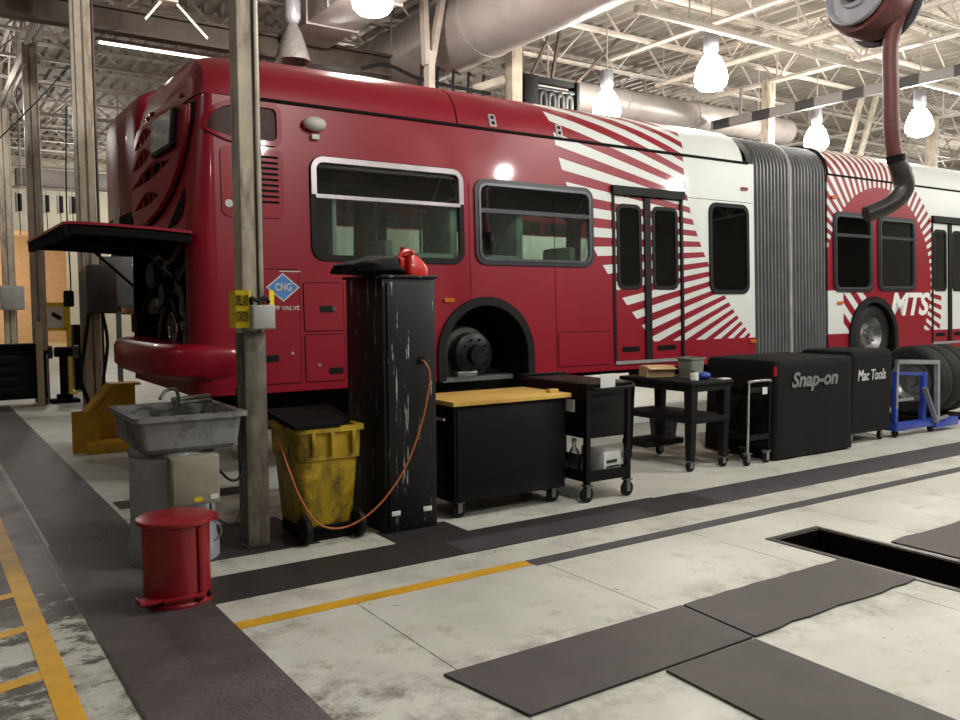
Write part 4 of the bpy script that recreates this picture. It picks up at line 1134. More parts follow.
# tall scratched cabinet
tc_ = thing('tall_cabinet', 'tall scratched black steel cabinet with bag and red can on top', 'cabinet', (2.97, 5.6, 0), world=True)
b = MB(); b.box(2.765, 3.195, 5.345, 5.95, .0, 1.83, .008); cb = b.build('body', 'cab', tc_)
b = MB(); b.box(2.79, 3.175, 5.325, 5.346, .04, 1.80, .006); b.build('door', 'cab', cb)
b = MB(); b.box(2.745, 3.215, 5.325, 5.97, 1.83, 1.85, .004); b.build('top', 'cab', tc_)
b = MB(); b.cyl((3.055, 5.315, 1.24), (3.055, 5.34, 1.24), .028, 16); b.build('cord_hole', 'blackmatt', tc_)
for x in (2.84, 3.1):
    b = MB(); b.box(x-.035, x+.035, 5.32, 5.326, .13 , .165, .002); b.build('paint_chip', 'paper', cb)
b = MB(); b.tube([(3.195, 5.45, 1.80), (3.235, 5.45, 1.76), (3.24, 5.45, 1.68), (3.2, 5.45, 1.62)], .012, 8); b.build('side_handle', 'chrome', tc_)
bag = MB()
rings = []
for k in range(15):
    t = k/14; x = 2.59+.40*t
    hh = (.036+.036*min(1, t*1.6))*(1 if k < 13 else (.8 if k == 13 else .35)); ww = .16+.1*math.sin(PI*min(1, .15+t*.8))
    zc = 1.852+hh+.03*max(0, .35-t)*(1 if k else .6)
    rings.append([(x+.02*math.sin(j*1.3), 5.62+ww*math.copysign(abs(math.cos(2*PI*j/20))**.6, math.cos(2*PI*j/20)), zc+hh*math.copysign(abs(math.sin(2*PI*j/20))**.7, math.sin(2*PI*j/20))+.006*math.sin(k*1.1+j)*(math.sin(2*PI*j/20) > .1)) for j in range(20)])
bag.loft(rings); bg = thing('tool_bag', 'black slumped bag lying on top of the tall cabinet', 'bag', (2.8, 5.6, 1.85), world=True)
bag.build('bag_body', 'cover', bg)
b = MB(); b.tube([(2.60, 5.5, 1.885), (2.57, 5.42, 1.90), (2.64, 5.36, 1.935), (2.78, 5.38, 1.93), (2.82, 5.42, 1.92)], .013, 8); b.build('strap', 'rubber', bg)
jc = thing('fuel_can', 'small red plastic can on the tall cabinet beside the black bag', 'can', (3.09, 5.6, 1.85), world=True)
b = MB(); b.loft([rr3(3.03, 3.2, 5.44, 5.72, .03, 1.851), rr3(3.03, 3.2, 5.44, 5.72, .03, 1.91), rr3(3.04, 3.17, 5.45, 5.71, .03, 1.955), rr3(3.05, 3.13, 5.47, 5.69, .03, 2.0)]); b.build('body', 'toolred', jc)
b = MB(); b.tube([(2.98, 5.5, 1.975), (3.0, 5.5, 2.01), (3.04, 5.5, 2.03), (3.09, 5.5, 2.03), (3.1, 5.5, 1.99)], .016, 8); b.build('handle', 'toolred', jc)
b = MB(); b.cyl((3.07, 5.6, 1.99), (3.08, 5.6, 2.06), .028, 14); b.build('cap', 'toolred', jc)
b = MB(); b.box(2.995, 3.035, 5.5, 5.62, 1.86, 1.985, .01); b.build('spout', 'toolred', jc)
# orange cord
b = MB()
pts = [(3.055, 5.33, 1.24), (3.06, 5.28, 1.23), (3.09, 5.26, 1.16), (3.085, 5.26, 1.05), (3.03, 5.27, .8), (2.9, 5.27, .5), (2.72, 5.27, .28), (2.55, 5.28, .16), (2.39, 5.30, .115), (2.25, 5.33, .16), (2.15, 5.37, .32), (2.09, 5.41, .5), (2.065, 5.5, .66), (2.07, 5.62, .74)]
sm = []
for i in range(len(pts)-1):
    p0, p1, p2, p3 = (Vector(pts[max(0, i-1)]), Vector(pts[i]), Vector(pts[i+1]), Vector(pts[min(len(pts)-1, i+2)]))
    for k in range(5):
        t = k/5; sm.append(.5*((2*p1)+(p2-p0)*t+(2*p0-5*p1+4*p2-p3)*t*t+(3*p1-p0-3*p2+p3)*t**3))
sm.append(Vector(pts[-1]))
b.tube(sm, .0065, 8); tagbuild(b, 'extension_cord', 'orange', 'orange cord looping from the tall cabinet across the yellow bin', 'cord')

# workbench cabinet
wb = thing('rolling_workbench', 'black rolling cabinet with a yellow maple worktop', 'workbench', (3.93, 5.67, 0), world=True)
b = MB(); b.box(3.37, 4.45, 5.38, 5.98, .13, .875, .006); bb = b.build('body', 'black', wb)
b = MB(); b.box(3.39, 4.43, 5.368, 5.38, .15, .84, .004); b.build('front_panel', 'black', bb)
b = MB(); b.box(3.34, 4.48, 5.34, 6.0, .875, .91, .003); b.build('worktop', 'wood', wb)
b = MB(); b.cyl((3.33, 5.45, .77), (3.33, 5.9, .77), .012, 10); b.build('side_handle', 'chrome', wb)
for (x, y) in ((3.45, 5.45), (4.37, 5.45), (3.45, 5.9), (4.37, 5.9)): caster(wb, x, y, .06, .13)
b = MB(); b.box(4.34, 4.43, 5.44, 5.5, .91, .938, .003); tagbuild(b, 'wood_block', 'wood', 'small wooden block lying on the maple worktop', 'block')

# utility cart
uc = thing('utility_cart', 'black utility cart with closed upper box and open bottom tray', 'cart', (4.8, 5.7, 0), world=True)
b = MB(); b.box(4.57, 5.04, 5.25, 6.12, .53, .96, .008); b.build('upper_box', 'black', uc)
b = MB(); b.box(4.555, 5.055, 5.235, 6.135, .96, .985, .006); b.box(4.555, 5.055, 6.1, 6.135, .985, 1.01, .004); b.build('top_tray', 'black', uc)
b = MB(); b.box(4.57, 5.04, 5.25, 6.12, .17, .19); b.box(4.56, 5.05, 5.24, 5.255, .17, .26); b.box(4.56, 4.575, 5.24, 6.12, .17, .26); b.box(5.035, 5.05, 5.24, 6.12, .17, .26); b.box(4.56, 5.05, 6.11, 6.125, .17, .26); b.build('bottom_tray', 'black', uc, False)
for (x, y) in ((4.58, 5.26), (5.03, 5.26), (4.58, 6.11), (5.03, 6.11)):
    b = MB(); b.box(x-.022, x+.022, y-.022, y+.022, .14, .985); b.build('post', 'black', uc, False); caster(uc, x, y, .065, .15)
b = MB(); b.tube([(4.60, 5.24, .95), (4.64, 5.17, .94), (5.0, 5.17, .95), (5.04, 5.24, .97)], .014, 8); b.build('push_handle', 'rubber', uc)
b = MB(); b.box(4.553, 4.557, 5.4, 5.5, .74, .84); b.box(4.565, 4.57, 5.4, 5.5, .74, .84); b.build('white_label', 'paper', uc, False)
b = MB(); b.box(4.70, 4.86, 5.228, 5.232, .93, 1.06); b.build('paper_sheet', 'paper', uc, False)
wbx = thing('product_box', 'white printed box in the bottom tray of the utility cart', 'box', (4.9, 5.45, .19), .15)
b = MB(); b.box(-.11, .12, -.13, .13, 0, .2, .003); b.build('carton', 'paper', wbx)
b = MB(); b.box(-.08, .06, -.134, -.131, .1, .125); b.box(-.08, .09, -.134, -.131, .06, .075); b.build('print_marks', 'reeldark', wbx, False)
for i, (x, y, hh, lab) in enumerate(((4.63, 5.36, .24, 'clear plastic bottle at the front corner of the utility cart tray'), (4.69, 5.55, .27, 'clear plastic bottle behind the one at the tray corner'), (4.65, 5.78, .25, 'clear plastic bottle deep in the utility cart tray'))):
    b = MB(); b.lathe([(.045, 0), (.05, .01), (.05, hh*.6), (.035, hh*.75), (.016, hh*.85), (.016, hh)], (0, 0, 0), 'Z', 18)
    t = thing('spray_bottle', lab, 'bottle', (x, y, .19)); b.build('bottle', 'clear', t)
    b = MB(); b.cyl((0, 0, hh), (0, 0, hh+.03), .02, 12); b.build('cap', 'whitepl' if i else 'steel', t)

# rolling table
rt = thing('rolling_table', 'black plastic rolling table with two shelves, beside the covered cabinet', 'table', (6.47, 6.08, 0), world=True)
b = MB(); b.box(6.17, 6.78, 5.58, 6.58, .84, .88, .01); b.box(6.19, 6.76, 5.6, 6.56, .78, .84, .01); b.build('tabletop', 'rubber', rt)
b = MB(); b.box(6.2, 6.75, 5.6, 6.56, .47, .53, .01); b.build('middle_shelf', 'rubber', rt)
b = MB(); b.box(6.2, 6.75, 6.2, 6.56, .16, .22, .01); b.build('lower_shelf', 'rubber', rt)
for (x, y) in ((6.24, 5.65), (6.71, 5.65), (6.24, 6.51), (6.71, 6.51)):
    b = MB(); b.loft([[(x-.03, y-.035, .1), (x+.03, y-.035, .1), (x+.03, y+.035, .1), (x-.03, y+.035, .1)], [(x-.045, y-.05, .8), (x+.045, y-.05, .8), (x+.045, y+.05, .8), (x-.045, y+.05, .8)]]); b.build('leg', 'rubber', rt, False)
    caster(rt, x, y, .055, .11)
cb2 = thing('cardboard_box', 'open tan cardboard box on the black rolling table', 'box', (6.42, 6.28, .881), -.35)
b = MB(); b.box(-.15, .15, -.1, .1, 0, .008); b.box(-.15, .15, -.104, -.096, 0, .11, mtx=Matrix.Rotation(-.1, 4, 'X')); b.box(-.15, .15, .096, .104, 0, .11); b.box(-.154, -.146, -.1, .1, 0, .11); b.box(.146, .154, -.1, .1, 0, .11); b.build('carton', 'card', cb2, False)
b = MB(); b.box(-.15, .15, -.17, -.1, -.002, .004, mtx=Matrix.Translation((0, 0, .11)) @ Matrix.Rotation(.15, 4, 'X')); b.box(.15, .23, -.1, .1, 0, .006, mtx=Matrix.Translation((.0, 0, .06)) @ Matrix.Rotation(.3, 4, 'Y')); b.build('flap', 'card', cb2, False)
tb = thing('plastic_tub', 'grey-green plastic tub on the rolling table beside the cardboard box', 'tub', (6.6, 5.98, .88))
b = MB(); b.loft([rr3(-.09, .09, -.09, .09, .03, 0), rr3(-.105, .105, -.1, .1, .03, .19), rr3(-.115, .115, -.11, .11, .03, .19), rr3(-.115, .115, -.11, .11, .03, .205), rr3(-.098, .098, -.093, .093, .03, .205), rr3(-.085, .085, -.085, .085, .03, .02)]); b.build('tub_body', 'tub', tb)
jr = thing('jar', 'small grey jar at the near corner of the rolling table', 'jar', (6.36, 5.72, .88))
b = MB(); b.lathe([(.038, 0), (.042, .005), (.042, .075), (.036, .085)], seg=20); b.build('jar_body', 'paper', jr)
b = MB(); b.cyl((0, 0, .085), (0, 0, .1), .04, 20); b.build('lid', 'steel', jr)
b = MB(); b.sphere((6.53, 5.74, .918), .05, (1.5, 1.1, .75)); b.sphere((6.58, 5.76, .912), .04, (1.2, 1, .7)); tagbuild(b, 'rag', 'blue', 'crumpled blue rag on the rolling table next to the jar', 'rag')
b = MB(); b.box(6.64, 6.76, 5.6, 5.68, .881, .892, .002); tagbuild(b, 'notepad', 'paper', 'small white pad at the right corner of the rolling table', 'pad')
ws = thing('wastebasket', 'dark grey wastebasket standing behind the rolling table', 'wastebasket', (7.22, 6.95, 0))
b = MB(); b.loft([rr3(-.1, .1, -.09, .09, .02, 0), rr3(-.13, .13, -.12, .12, .02, .34), rr3(-.12, .12, -.11, .11, .02, .34), rr3(-.09, .09, -.08, .08, .02, .02)]); b.build('basket', mat('charcoal_plastic', '#3a3c3e', .5), ws)

# small chrome-handled cart
sc = thing('small_cart', 'small black cart with a chrome handle against the covered cabinet', 'cart', (7.07, 5.65, 0), world=True)
b = MB(); b.tube([(6.915, 5.51, .12), (6.915, 5.51, .8), (6.925, 5.50, .84), (6.95, 5.49, .855), (7.2, 5.49, .855), (7.235, 5.5, .84)], .014, 10); b.build('handle_tube', 'chrome', sc)
for (x, y) in ((7.24, 5.51), (6.93, 5.83), (7.24, 5.83)):
    b = MB(); b.cyl((x, y, .12), (x, y, .83), .014, 10); b.build('post', 'black', sc)
for z, nm in ((.72, 'top_tray'), (.24, 'bottom_tray')):
    b = MB(); b.box(6.91, 7.25, 5.5, 5.84, z, z+.015); b.box(6.91, 7.25, 5.5, 5.51, z, z+.07); b.box(6.91, 7.25, 5.83, 5.84, z, z+.07); b.box(6.91, 6.92, 5.5, 5.84, z, z+.07); b.box(7.24, 7.25, 5.5, 5.84, z, z+.07); b.build(nm, 'black', sc, False)
b = MB(); b.box(7.11, 7.18, 5.49, 5.498, .715, .785); b.build('white_tag', 'paper', sc, False)
for (x, y) in ((6.93, 5.53), (7.23, 5.53), (6.93, 5.81), (7.23, 5.81)): caster(sc, x, y, .05, .13)
b = MB(); b.box(7.0, 7.18, 5.54, 5.7, .257, .263, mtx=None); tagbuild(b, 'paper_stack', 'paper', 'white paper lying in the bottom tray of the small cart', 'paper')

# covered tool cabinets
def covered(x0, x1, y0, y1, z0, z1, parent, wob, flare=0):
    n = 18; rings = []
    P = rrect(x0, x1, y0, y1, .05, 4); Q = []
    for a, c in zip(P, P[1:]+P[:1]):         # subdivide the sides so the cloth can ripple
        L = math.hypot(a[0]-c[0], a[1]-c[1]); m_ = max(1, int(L/.07))
        Q += [(a[0]+(c[0]-a[0])*k/m_, a[1]+(c[1]-a[1])*k/m_) for k in range(m_)]
    cx, cy = (x0+x1)/2, (y0+y1)/2
    def ring(z, g, amp):
        out = []
        for i, p in enumerate(Q):
            s = amp*(math.sin(i*.9+wob)*.6+math.sin(i*.37+wob*2)*.5)
            out.append((cx+(p[0]-cx)*(1+s+g/(x1-x0)*2), cy+(p[1]-cy)*(1+s+g/(y1-y0)*2), z))
        return out
    for k in range(n+1):
        t = k/n; rings.append(ring(z0+(z1-.04-z0)*t, flare*(1-t)**2, .012*(1-t)**1.5+.001))
    rings += [ring(z1-.012, -.015, 0), ring(z1, -.05, 0)]
    b = MB(); b.loft(rings); return b.build('cloth_cover', 'cover', parent)
s1 = thing('covered_tool_cabinet', 'tool cabinet under a black cover that hangs to the floor', 'covered cabinet', (8.0, 5.9, 0), world=True)
covered(7.36, 8.70, 5.52, 6.45, .02, 1.045, s1, .3, .012)
text('cover_lettering', 'Snap-on', 'logo', s1, Vector((7.60, 5.506, .70)), (1, 0, 0), (0, 0, 1), .80, .21, .25, .03)
b = MB(); b.box(7.352, 7.362, 5.52, 5.55, .88, .98); b.build('red_tab', 'toolred', s1, False)
s2 = thing('covered_tool_cabinet', 'tool cabinet under a shorter black cover with its casters showing', 'covered cabinet', (9.25, 6.0, 0), world=True)
covered(8.84, 9.66, 5.62, 6.3, .16, 1.085, s2, 1.7)
b = MB(); b.box(8.86, 9.64, 5.66, 6.28, .12, .5); b.build('cabinet_base', 'black', s2, False)
text('cover_lettering', 'Mac Tools', 'logo2', s2, Vector((8.95, 5.614, .735)), (1, 0, 0), (0, .0, 1), .56, .125, .2, .012)
for (x, y) in ((9.56, 5.7), (9.56, 6.2), (8.95, 5.7), (8.95, 6.2)): caster(s2, x, y, .055, .125)

# wheel dolly and loose dual tyres
wd = thing('wheel_dolly', 'blue wheel dolly with a grey steel frame beside the tyres', 'dolly', (10.48, 5.8, 0), world=True); OFF[wd.name] = Vector((10.8, 5.8, 0))
b = MB(); b.box(10.1, 11.0, 5.62, 5.72, .08, .17, .01); b.box(10.1, 11.0, 6.55, 6.65, .08, .17, .01); b.box(10.1, 10.2, 5.62, 6.65, .08, .17, .01); b.build('base_frame', 'blue', wd)
b = MB(); b.box(10.96, 11.5, 5.60, 5.70, .05, .16, .01); b.build('outrigger', 'blue', wd)
b = MB(); b.box(10.72, 10.80, 5.64, 5.70, .1, .76, .006); b.bar((10.15, 5.68, .78), (10.76, 5.67, .74), .035); b.box(10.12, 10.18, 5.65, 5.71, .1, .8, .006); b.build('mast', 'blue', wd)
gs = mat('light_grey_frame_paint', '#8f9196', .4, .2)
b = MB(); b.bar((10.14, 5.66, .92), (10.98, 5.62, .88), .05); b.bar((10.97, 5.62, .9), (10.97, 5.6, .17), .05); b.bar((10.14, 5.66, .93), (10.14, 5.66, .35), .035); b.bar((10.14, 5.66, .45), (10.5, 5.66, .45), .03); b.build('guard_frame', gs, wd, False)
b = MB(); b.bar((10.66, 5.60, .58), (10.92, 5.58, .13), .06, .02, 0); b.bar((10.9, 5.59, .16), (11.2, 5.59, .19), .03); b.build('lever_arm', gs, wd, False)
for (x, y) in ((10.15, 5.67), (10.95, 5.67), (10.15, 6.6), (10.95, 6.6)):
    b = MB(); b.lathe([(.02, -.02), (.045, -.02), (.05, 0), (.045, .02), (.02, .02)], (x, y, .05), 'Y', 16); b.build('wheel', 'rubber', wd)
def tyre(x, lab, rim):
    t = thing('bus_tyre', lab, 'tyre', (x, 6.24, .575), 0, None)
    R = .47
    b = MB(); b.lathe([(.28, -.02), (.31, -.13), (.40, -.145), (.445, -.125), (R, -.09), (R, -.045), (R-.01, -.04), (R-.01, -.03), (R, -.025), (R, .025), (R-.01, .03), (R-.01, .04), (R, .045), (R, .09), (.445, .125), (.40, .145), (.31, .13), (.28, .02)], axis='X', seg=48); b.build('tread', 'tyre', t)
    b = MB(); b.lathe([(.0, -.05), (.07, -.06), (.09, -.02), (.18, 0), (.21, -.05), (.25, -.09), (.285, -.09), (.285, .09), (.2, .08)], axis='X', seg=40); b.build('rim', 'steel', t)
    return t
tyre(11.24, 'large black tyre held on the blue dolly, chrome rim showing', True); tyre(11.56, 'large black tyre pressed against the one on the dolly', False); tyre(11.89, 'large black tyre at the right picture edge, third from the dolly', False)
b = MB()
b.box(11.03, 12.05, 5.95, 6.55, .06, .104)
for x in (11.04, 12.0): b.box(x, x+.04, 5.95, 6.5, 0, .06)
tagbuild(b, 'tyre_cradle', 'blackmatt', 'low black cradle carrying the large tyres', 'stand')

# hose reel
hr = thing('exhaust_hose_reel', 'grey ceiling hose reel with reddish brown hose hanging down', 'hose reel', (7.15, 4.5, 4.3), world=True)
ax = Vector((.95, -.05, -.1)).normalized()      # drum axis
C0 = Vector((7.17, 4.47, 4.32))
def onaxis(b_, prof, seg=40):
    q = ax.to_track_quat('Z', 'Y').to_matrix().to_4x4(); t = MB(); t.lathe([(r_, h_*1.35) for r_, h_ in prof], seg=seg)
    bmesh.ops.transform(t.bm, matrix=Matrix.Translation(C0) @ q, verts=t.bm.verts); b_.add(t.bm); return b_
b = onaxis(MB(), [(.05, -.17), (.14, -.17), (.15, -.15), (.26, -.145), (.275, -.17), (.29, -.165), (.29, -.135), (.1, -.125)]); b.build('near_flange', 'reel', hr)
b = onaxis(MB(), [(.1, .125), (.37, .135), (.38, .15), (.37, .165), (.05, .16)]); b.build('far_flange', 'reeldark', hr)
b = onaxis(MB(), [(.2, -.12), (.33, -.11), (.35, -.05), (.35, .08), (.33, .12), (.2, .12)]); b.build('wound_hose', 'hose', hr)
b = onaxis(MB(), [(.03, -.22), (.09, -.22), (.1, -.16), (.03, -.16)]); 
for k in range(4):
    a = k*PI/2+.5; v = Vector((-ax.y, ax.x, 0))*math.cos(a)+Vector((0, 0, 1))*math.sin(a)
    b.bar(C0-ax*.165+v*.08, C0-ax*.165+v*.24, .05, .02)
b.build('hub', 'reeldark', hr)
b = MB(); b.bar(C0+ax*.2+Vector((0, 0, 0)), C0+ax*.2+Vector((0, 0, 1.97)), .08); b.bar(C0-ax*.24, C0-ax*.24+Vector((0, 0, 1.97)), .06); b.cyl(C0-ax*.25, C0+ax*.22, .03, 12); b.build('hanger', 'conduit', hr, False)
P0 = C0+ax*.03+Vector((.22, -.36, .0))*.62
hp = [(7.2, 4.2, 4.6), (7.225, 4.2, 4.4), (7.24, 4.24, 4.15), (7.24, 4.31, 3.9), (7.245, 4.30, 3.5), (7.25, 4.29, 3.2), (7.275, 4.28, 3.0), (7.295, 4.27, 2.92)]
b = MB(); b.tube(hp, .066, 20)
b.build('hanging_hose', 'hose', hr)
b = MB(); b.tube([(7.29, 4.27, 2.93), (7.30, 4.265, 2.87)], .078, 20); b.build('hose_clamp', 'blackmatt', hr)
b = MB(); b.tube([(7.295, 4.27, 2.89), (7.345, 4.245, 2.80), (7.37, 4.23, 2.70), (7.36, 4.235, 2.62), (7.30, 4.26, 2.54), (7.2, 4.31, 2.47), (7.06, 4.39, 2.41)], [.072, .085, .088, .086, .08, .075, .07], 20); b.build('nozzle', 'nozzle', hr)

# yellow guard
gd = thing('yellow_guard', 'yellow steel wedge guard on the floor behind the parts washer', 'guard', (1.76, 10.2, 0), world=True); OFF[gd.name] = Vector((1.67, 10.2, 0))
b = MB(); b.prism([(1.5, .02), (1.5, .46), (1.76, .76), (2.06, .76), (2.06, .02)], 'Y', 10.42, 10.44); b.build('back_plate', 'guard', gd, False)
b = MB(); b.bar((1.50, 10.3, 0), (1.50, 10.3, .47), .025, .28); b.build('side_plate', 'guard', gd, False)
b = MB(); b.loft([[(1.485, 10.16, .46), (1.485, 10.44, .46), (1.51, 10.44, .445), (1.51, 10.16, .445)], [(1.75, 10.16, .765), (1.75, 10.44, .765), (1.765, 10.44, .74), (1.765, 10.16, .74)], [(2.07, 10.16, .765), (2.07, 10.44, .765), (2.07, 10.44, .74), (2.07, 10.16, .74)]]); b.build('sloping_edge', 'yline', gd, False); 
gd.children[-1].data.materials[0] = M['guard']
b = MB(); b.box(1.48, 2.07, 10.1, 10.42, 0, .12, .01); b.build('foot', 'guard', gd)

# ---------------------------------------------------------------- far left background
tb_ = thing('tool_chest', 'dark tool chest on casters at the left picture edge', 'tool chest', (1.55, 16.3, 0), world=True)
b = MB(); b.box(.95, 1.86, 15.6, 16.05, .12, .86, .01); b.build('body', 'black', tb_)
b = MB(); b.box(.92, 1.89, 15.57, 16.05, .86, .90, .008); b.build('top', 'blackmatt', tb_)
for k in range(4): 
    b = MB(); b.box(1.0, 1.82, 15.585, 15.6, .18+k*.165, .32+k*.165, .004); b.build('drawer', 'black', tb_)
for (x, y) in ((1.02, 15.65), (1.8, 15.65), (1.02, 16.0), (1.8, 16.0)): caster(tb_, x, y, .055, .12)
ch2 = MB(); ch2.box(1.0, 1.72, 15.65, 16.0, .9, 1.02, .01); tagbuild(ch2, 'tool_tray', 'blackmatt', 'shallow dark tray on top of the dark tool chest', 'tray')
b = MB(); b.box(1.70, 1.80, 15.52, 15.56, .0, 1.38, .004); tagbuild(b, 'plank', mat('pale_plank', '#c4b98f', .6), 'pale upright plank leaning by the dark tool chest', 'plank')
for (x, y, z0, z1, w, lab) in ((1.9, 21.23, 1.55, 2.08, .46, 'grey electrical box on the leftmost column'),):
    t = thing('breaker_box', lab, 'electrical box', (x, y, z0)); b = MB(); b.box(-w/2, w/2, -.1, .12, 0, z1-z0, .01); b.build('box_body', 'graybox', t)
    b = MB(); b.box(-w/2+.03, w/2-.03, -.112, -.1, .03, z1-z0-.03, .005); b.build('box_door', 'graybox', t)
dk = mat('dark_grey_cabinet', '#4a4c4e', .5)
for (x, y, z0, z1, w, lab) in ((1.9, 10.81, 1.55, 2.12, .3, 'dark grey control cabinet on the second column under the hatch'), (2.38, 12.4, 1.62, 2.3, .42, 'dark grey control cabinet hung beside the second bus')):
    t = thing('control_cabinet', lab, 'electrical box', (x, y, z0)); b = MB(); b.box(-w/2, w/2, -.09, .09, 0, z1-z0, .01); b.build('box_body', dk, t)
    b = MB(); b.box(-w/2+.02, w/2-.02, -.1, -.09, .02, z1-z0-.02, .005); b.build('box_door', dk, t)
    if y > 12:
        b = MB(); b.box(-.03, .03, -.02, .04, -z0, 0); b.build('stand', dk, t)
b = MB(); b.tube([(1.74, 10.74, 1.55), (1.68, 10.72, 1.2), (1.62, 10.7, .8), (1.7, 10.72, .5), (1.75, 10.75, .02)], .022, 8); b.tube([(1.88, 10.72, 1.56), (1.92, 10.7, 1.2), (1.86, 10.7, .7), (1.9, 10.74, .02)], .02, 8)
tagbuild(b, 'cable_bundle', 'rubber', 'thick dark cables hanging down the second column', 'cable')
gr = thing('pedestal_grinder', 'dark bench grinder on a slim pedestal by the tool chest', 'grinder', (2.15, 15.9, 0))
b = MB(); b.box(-.22, .22, -.18, .18, 0, .06, .01); b.box(-.12, .12, -.1, .1, .06, .14, .02); b.build('base', 'blackmatt', gr)
b = MB(); b.cyl((0, 0, .12), (0, 0, .78), .07, 16); b.build('pedestal', 'blackmatt', gr)
b = MB(); b.cyl((-.14, 0, .86), (.14, 0, .86), .085, 20, bev=.01); b.build('motor', 'blackmatt', gr)
for sx in (-.2, .2):
    b = MB(); b.cyl((sx-.03, 0, .86), (sx+.03, 0, .86), .11, 24, bev=.008); b.build('grinding_wheel', 'reeldark', gr)
ys = thing('yellow_gauge_stand', 'yellow framed panel on a post beyond the grinder', 'stand', (2.25, 17.4, 0))
b = MB(); b.box(-.2, .2, -.02, .02, 1.18, 1.24); b.box(-.2, .2, -.02, .02, 1.62, 1.70); b.box(-.2, -.13, -.02, .02, 1.18, 1.7); b.box(.13, .2, -.02, .02, 1.18, 1.7); b.build('frame', 'yellowsign', ys, False)
b = MB(); b.box(-.13, .13, -.01, .01, 1.24, 1.62); b.build('panel', 'paper', ys, False)
b = MB(); b.tube([(-.06, -.03, 1.5), (0, -.05, 1.45), (.08, -.04, 1.4)], .04, 8); b.build('gun', 'black', ys)
b = MB(); b.box(.17, .24, -.03, .03, 0, 1.85); b.box(.1, .3, -.15, .15, 0, .03); b.build('post', 'yellowsign', ys, False)
t = thing('dark_locker', 'dark narrow locker beyond the yellow framed panel', 'locker', (2.72, 17.8, 0)); b = MB(); b.box(-.15, .15, -.15, .15, .03, 1.28, .01); b.build('body', 'black', t); b = MB(); b.box(-.13, .13, -.165, -.15, .1, 1.24, .004); b.build('door', 'blackmatt', t)
t = thing('blue_drum', 'blue barrel standing beyond the second column', 'barrel', (2.95, 18.3, 0)); b = MB(); b.lathe([(.2, 0), (.21, .02), (.21, .28), (.22, .3), (.21, .32), (.21, .6), (.22, .62), (.21, .64), (.21, .88), (.19, .9)], seg=28); b.build('barrel_body', 'blue', t)
b = MB(); b.cyl((0, 0, .9), (0, 0, .92), .18, 24); b.build('lid', 'blue', t)
t = thing('tool_rack_cart', 'dark tool cart in front of the tan room at far left', 'cart', (1.0, 24.5, 0)); b = MB(); b.box(-1.2, .8, -.3, .3, .1, 1.1, .02); b.build('body', 'black', t)
b = MB(); b.box(-1.2, .8, .25, .3, 1.1, 1.5, .01); b.build('back_panel', 'blackmatt', t)
for sx in (-1.1, .7):
    b = MB(); b.cyl((sx, -.25, .06), (sx, .25, .06), .06, 12); b.build('wheel', 'rubber', t)
bl_ = [(2.18, 22.0), (2.74, 22.0), (3.03, 22.0), (3.29, 22.0)]
rl = thing('hanging_rail', 'pale rail behind the columns carrying dark reels', 'rail', (2.75, 22, 4.3)); b = MB(); b.box(-.75, .75, -.03, .03, .0, .05); b.build('rail_bar', 'joist', rl, False)
for sx in (-.5, .5):
    b = MB(); b.cyl((sx, 0, .05), (sx, 0, 1.98), .012, 6); b.build('hanger', 'joist', rl)
first = None
labs = ['dark hanging tool balancer, leftmost on the pale rail', 'dark hanging tool balancer, second along the pale rail', 'dark hanging tool balancer, third along the pale rail', 'dark hanging tool balancer on the pale rail, nearest the second column']
for (x, y), lab in zip(bl_, labs):
    if first is None:
        t = first = thing('tool_balancer', lab, 'tool balancer', (x, y, 3.75), 0, 'balancers on the pale rail')
        b = MB(); b.box(-.07, -.03, -.06, .06, .02, .45, .01); b.build('white_shell', 'whitepl', t)
        b = MB(); b.cyl((.01, 0, .04), (.01, 0, .43), .055, 14, bev=.01); b.build('drum', 'black', t)
        b = MB(); b.cyl((0, 0, .43), (0, 0, .56), .008, 6); b.build('hook', 'steel', t)
        b = MB(); b.tube([(0, 0, .04), (.01, 0, -.3), (.0, 0, -.5)], .01, 6); b.build('line', 'rubber', t)
    else: dup(first, (x, y, 3.75), lab)
b = MB(); b.box(2.2, 4.6, 22.6, 22.9, 4.45, 4.85, .02)
for sx in (2.3, 4.5): b.cyl((sx, 22.75, 4.8), (sx, 22.75, 7.09), .015, 6)
tagbuild(b, 'flat_duct', 'duct', 'grey box duct behind the far left columns', 'air duct')
b = MB(); b.tube([(2.35, 16.0, 5.0), (2.3, 16.0, 3.4), (2.32, 16.0, 2.0), (2.28, 16.0, 1.9)], .012, 8); b.box(2.2, 2.36, 15.94, 16.06, 1.62, 1.9, .03); tagbuild(b, 'pendant_switch', 'rubber', 'black pendant control hanging on a long cable at left', 'pendant')
b = MB(); b.tube([(1.74, 15.98, 5.6), (1.55, 15.95, 5.1), (1.72, 15.95, 4.6), (1.73, 16.0, 4.2)], .018, 8); tagbuild(b, 'slack_cable', 'whitepl', 'pale slack cable looping down a far left column', 'cable')
b = MB(); b.tube([(2.45, 12.25, 5.3), (2.1, 11.9, 5.0), (1.4, 11.4, 4.1), (.9, 11.2, 3.5)], .007, 8)
tagbuild(b, 'slack_cable', 'rubber', 'dark slanting cable below the rail beam at left', 'cable')

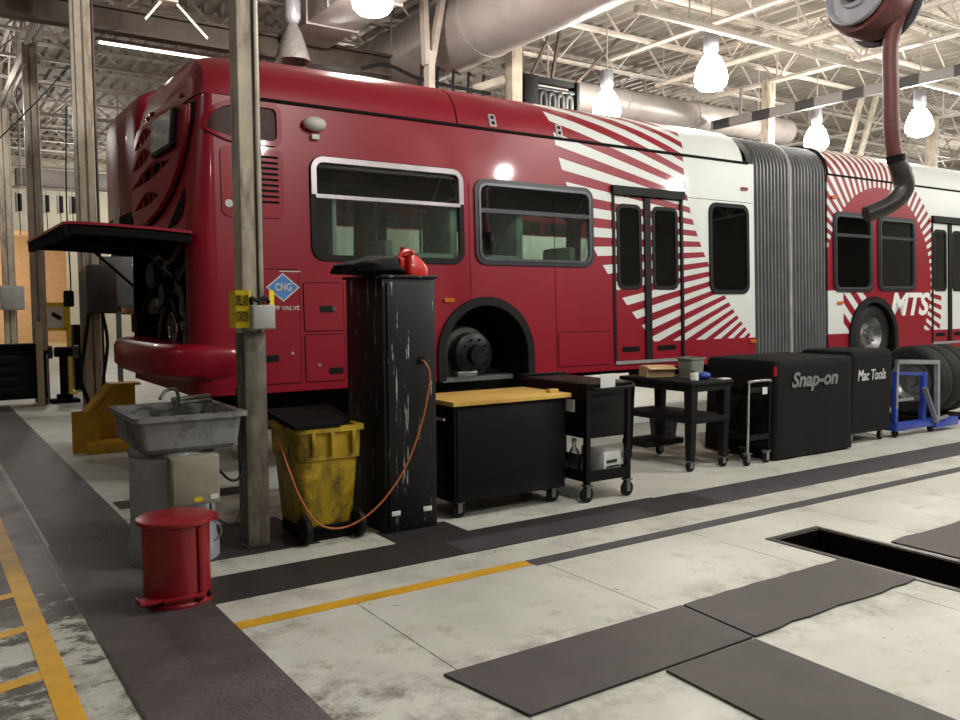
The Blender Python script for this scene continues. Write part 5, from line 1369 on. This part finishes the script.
# black hose rack above the roof
hk = thing('hanging_hose_rack', 'black rack of hanging hoses above the bus roof', 'hose rack', (9.1, 11.5, 4.6), world=True)
b = MB(); b.box(8.55, 9.75, 11.45, 11.6, 5.33, 5.42); b.box(8.55, 8.85, 11.4, 11.65, 4.3, 5.42, .02); b.box(9.68, 9.75, 11.4, 11.65, 4.3, 5.42, .02); b.build('frame', 'blackmatt', hk)
for k in range(4):
    x = 8.97+k*.19
    b = MB(); b.tube([(x-.06, 11.5, 4.3), (x-.06, 11.5, 5.05), (x-.03, 11.5, 5.16), (x+.03, 11.5, 5.16), (x+.06, 11.5, 5.05), (x+.06, 11.5, 4.3)], .075, 10); b.build('hose_loop', 'rubber', hk)
b = MB(); b.box(8.86, 9.67, 11.44, 11.5, 5.2, 5.26, .01); b.build('roller_bar', 'engine', hk)
for (xa, xb) in ((8.6, 8.5), (8.75, 9.4), (9.2, 9.45), (9.7, 11.0)):
    b = MB(); b.bar((xa, 11.5, 5.38), (xb, 11.5, 6.6), .045); b.build('hanger_rod', 'beam', hk, False)
# black pipe manifold
pm = thing('pipe_manifold', 'row of small black pipes just above the red roof', 'pipes', (7.0, 11.3, 4.4), world=True)
for k in range(5):
    x = 6.55+k*.28
    b = MB(); b.tube([(x, 11.3, 4.2), (x, 11.3, 5.15), (x+.03, 11.3, 5.2), (x+.25, 11.5, 5.24)], .022, 8); b.build('riser', 'rubber', pm)
b = MB(); b.tube([(5.6, 11.4, 5.05), (6.0, 11.35, 5.15), (6.6, 11.3, 5.0), (7.8, 11.3, 4.96)], .028, 8); b.build('header_pipe', 'rubber', pm)
b = MB(); b.cyl((6.5, 11.3, 0), (6.5, 11.3, 5.0), .02, 8); b.build('stand_pipe', 'rubber', pm)
# unit heater at far right
uh = thing('unit_heater', 'flat dark unit heater hung near the far right wall', 'heater', (24.5, 15, 5.0)); b = MB(); b.box(-.8, .8, -.6, .6, 0, .3, .03); b.build('casing', dk, uh)
b = MB()
for sx in (-.6, .6): b.cyl((sx, 0, .3), (sx, 0, 1.3), .015, 6)
b.build('hanger', 'conduit', uh)

# ---------------------------------------------------------------- camera
cam = bpy.data.cameras.new('camera'); co = bpy.data.objects.new('camera', cam); COL.objects.link(co)
f, cx, cy = 850., 480., 360.
def vdir(x, y): return Vector(((x-cx)/f, -(y-cy)/f, -1)).normalized()
Xc, Yc = vdir(1750, 296), vdir(-92, 306)
Yc = (Yc - Xc*Xc.dot(Yc)).normalized(); Zc = Xc.cross(Yc)
R = Matrix((Xc, Yc, Zc))
co.matrix_world = Matrix.Translation((0, 0, 1.65)) @ R.to_4x4()
cam.sensor_width = 36; cam.lens = f/960*36; cam.clip_end = 200
scene.camera = co
w = bpy.data.worlds.new('world'); scene.world = w; w.use_nodes = True
w.node_tree.nodes['Background'].inputs[0].default_value = (.9, .95, 1, 1); w.node_tree.nodes['Background'].inputs[1].default_value = .02
vs_ = scene.view_settings
vs_.view_transform = 'Standard'; vs_.look = 'None'; vs_.gamma = 1; vs_.use_curve_mapping = False; vs_.exposure = 0.13
scene.cycles.use_denoising = True
scene.cycles.max_bounces = 8; scene.cycles.transparent_max_bounces = 12
scene.cycles.sample_clamp_indirect = 6
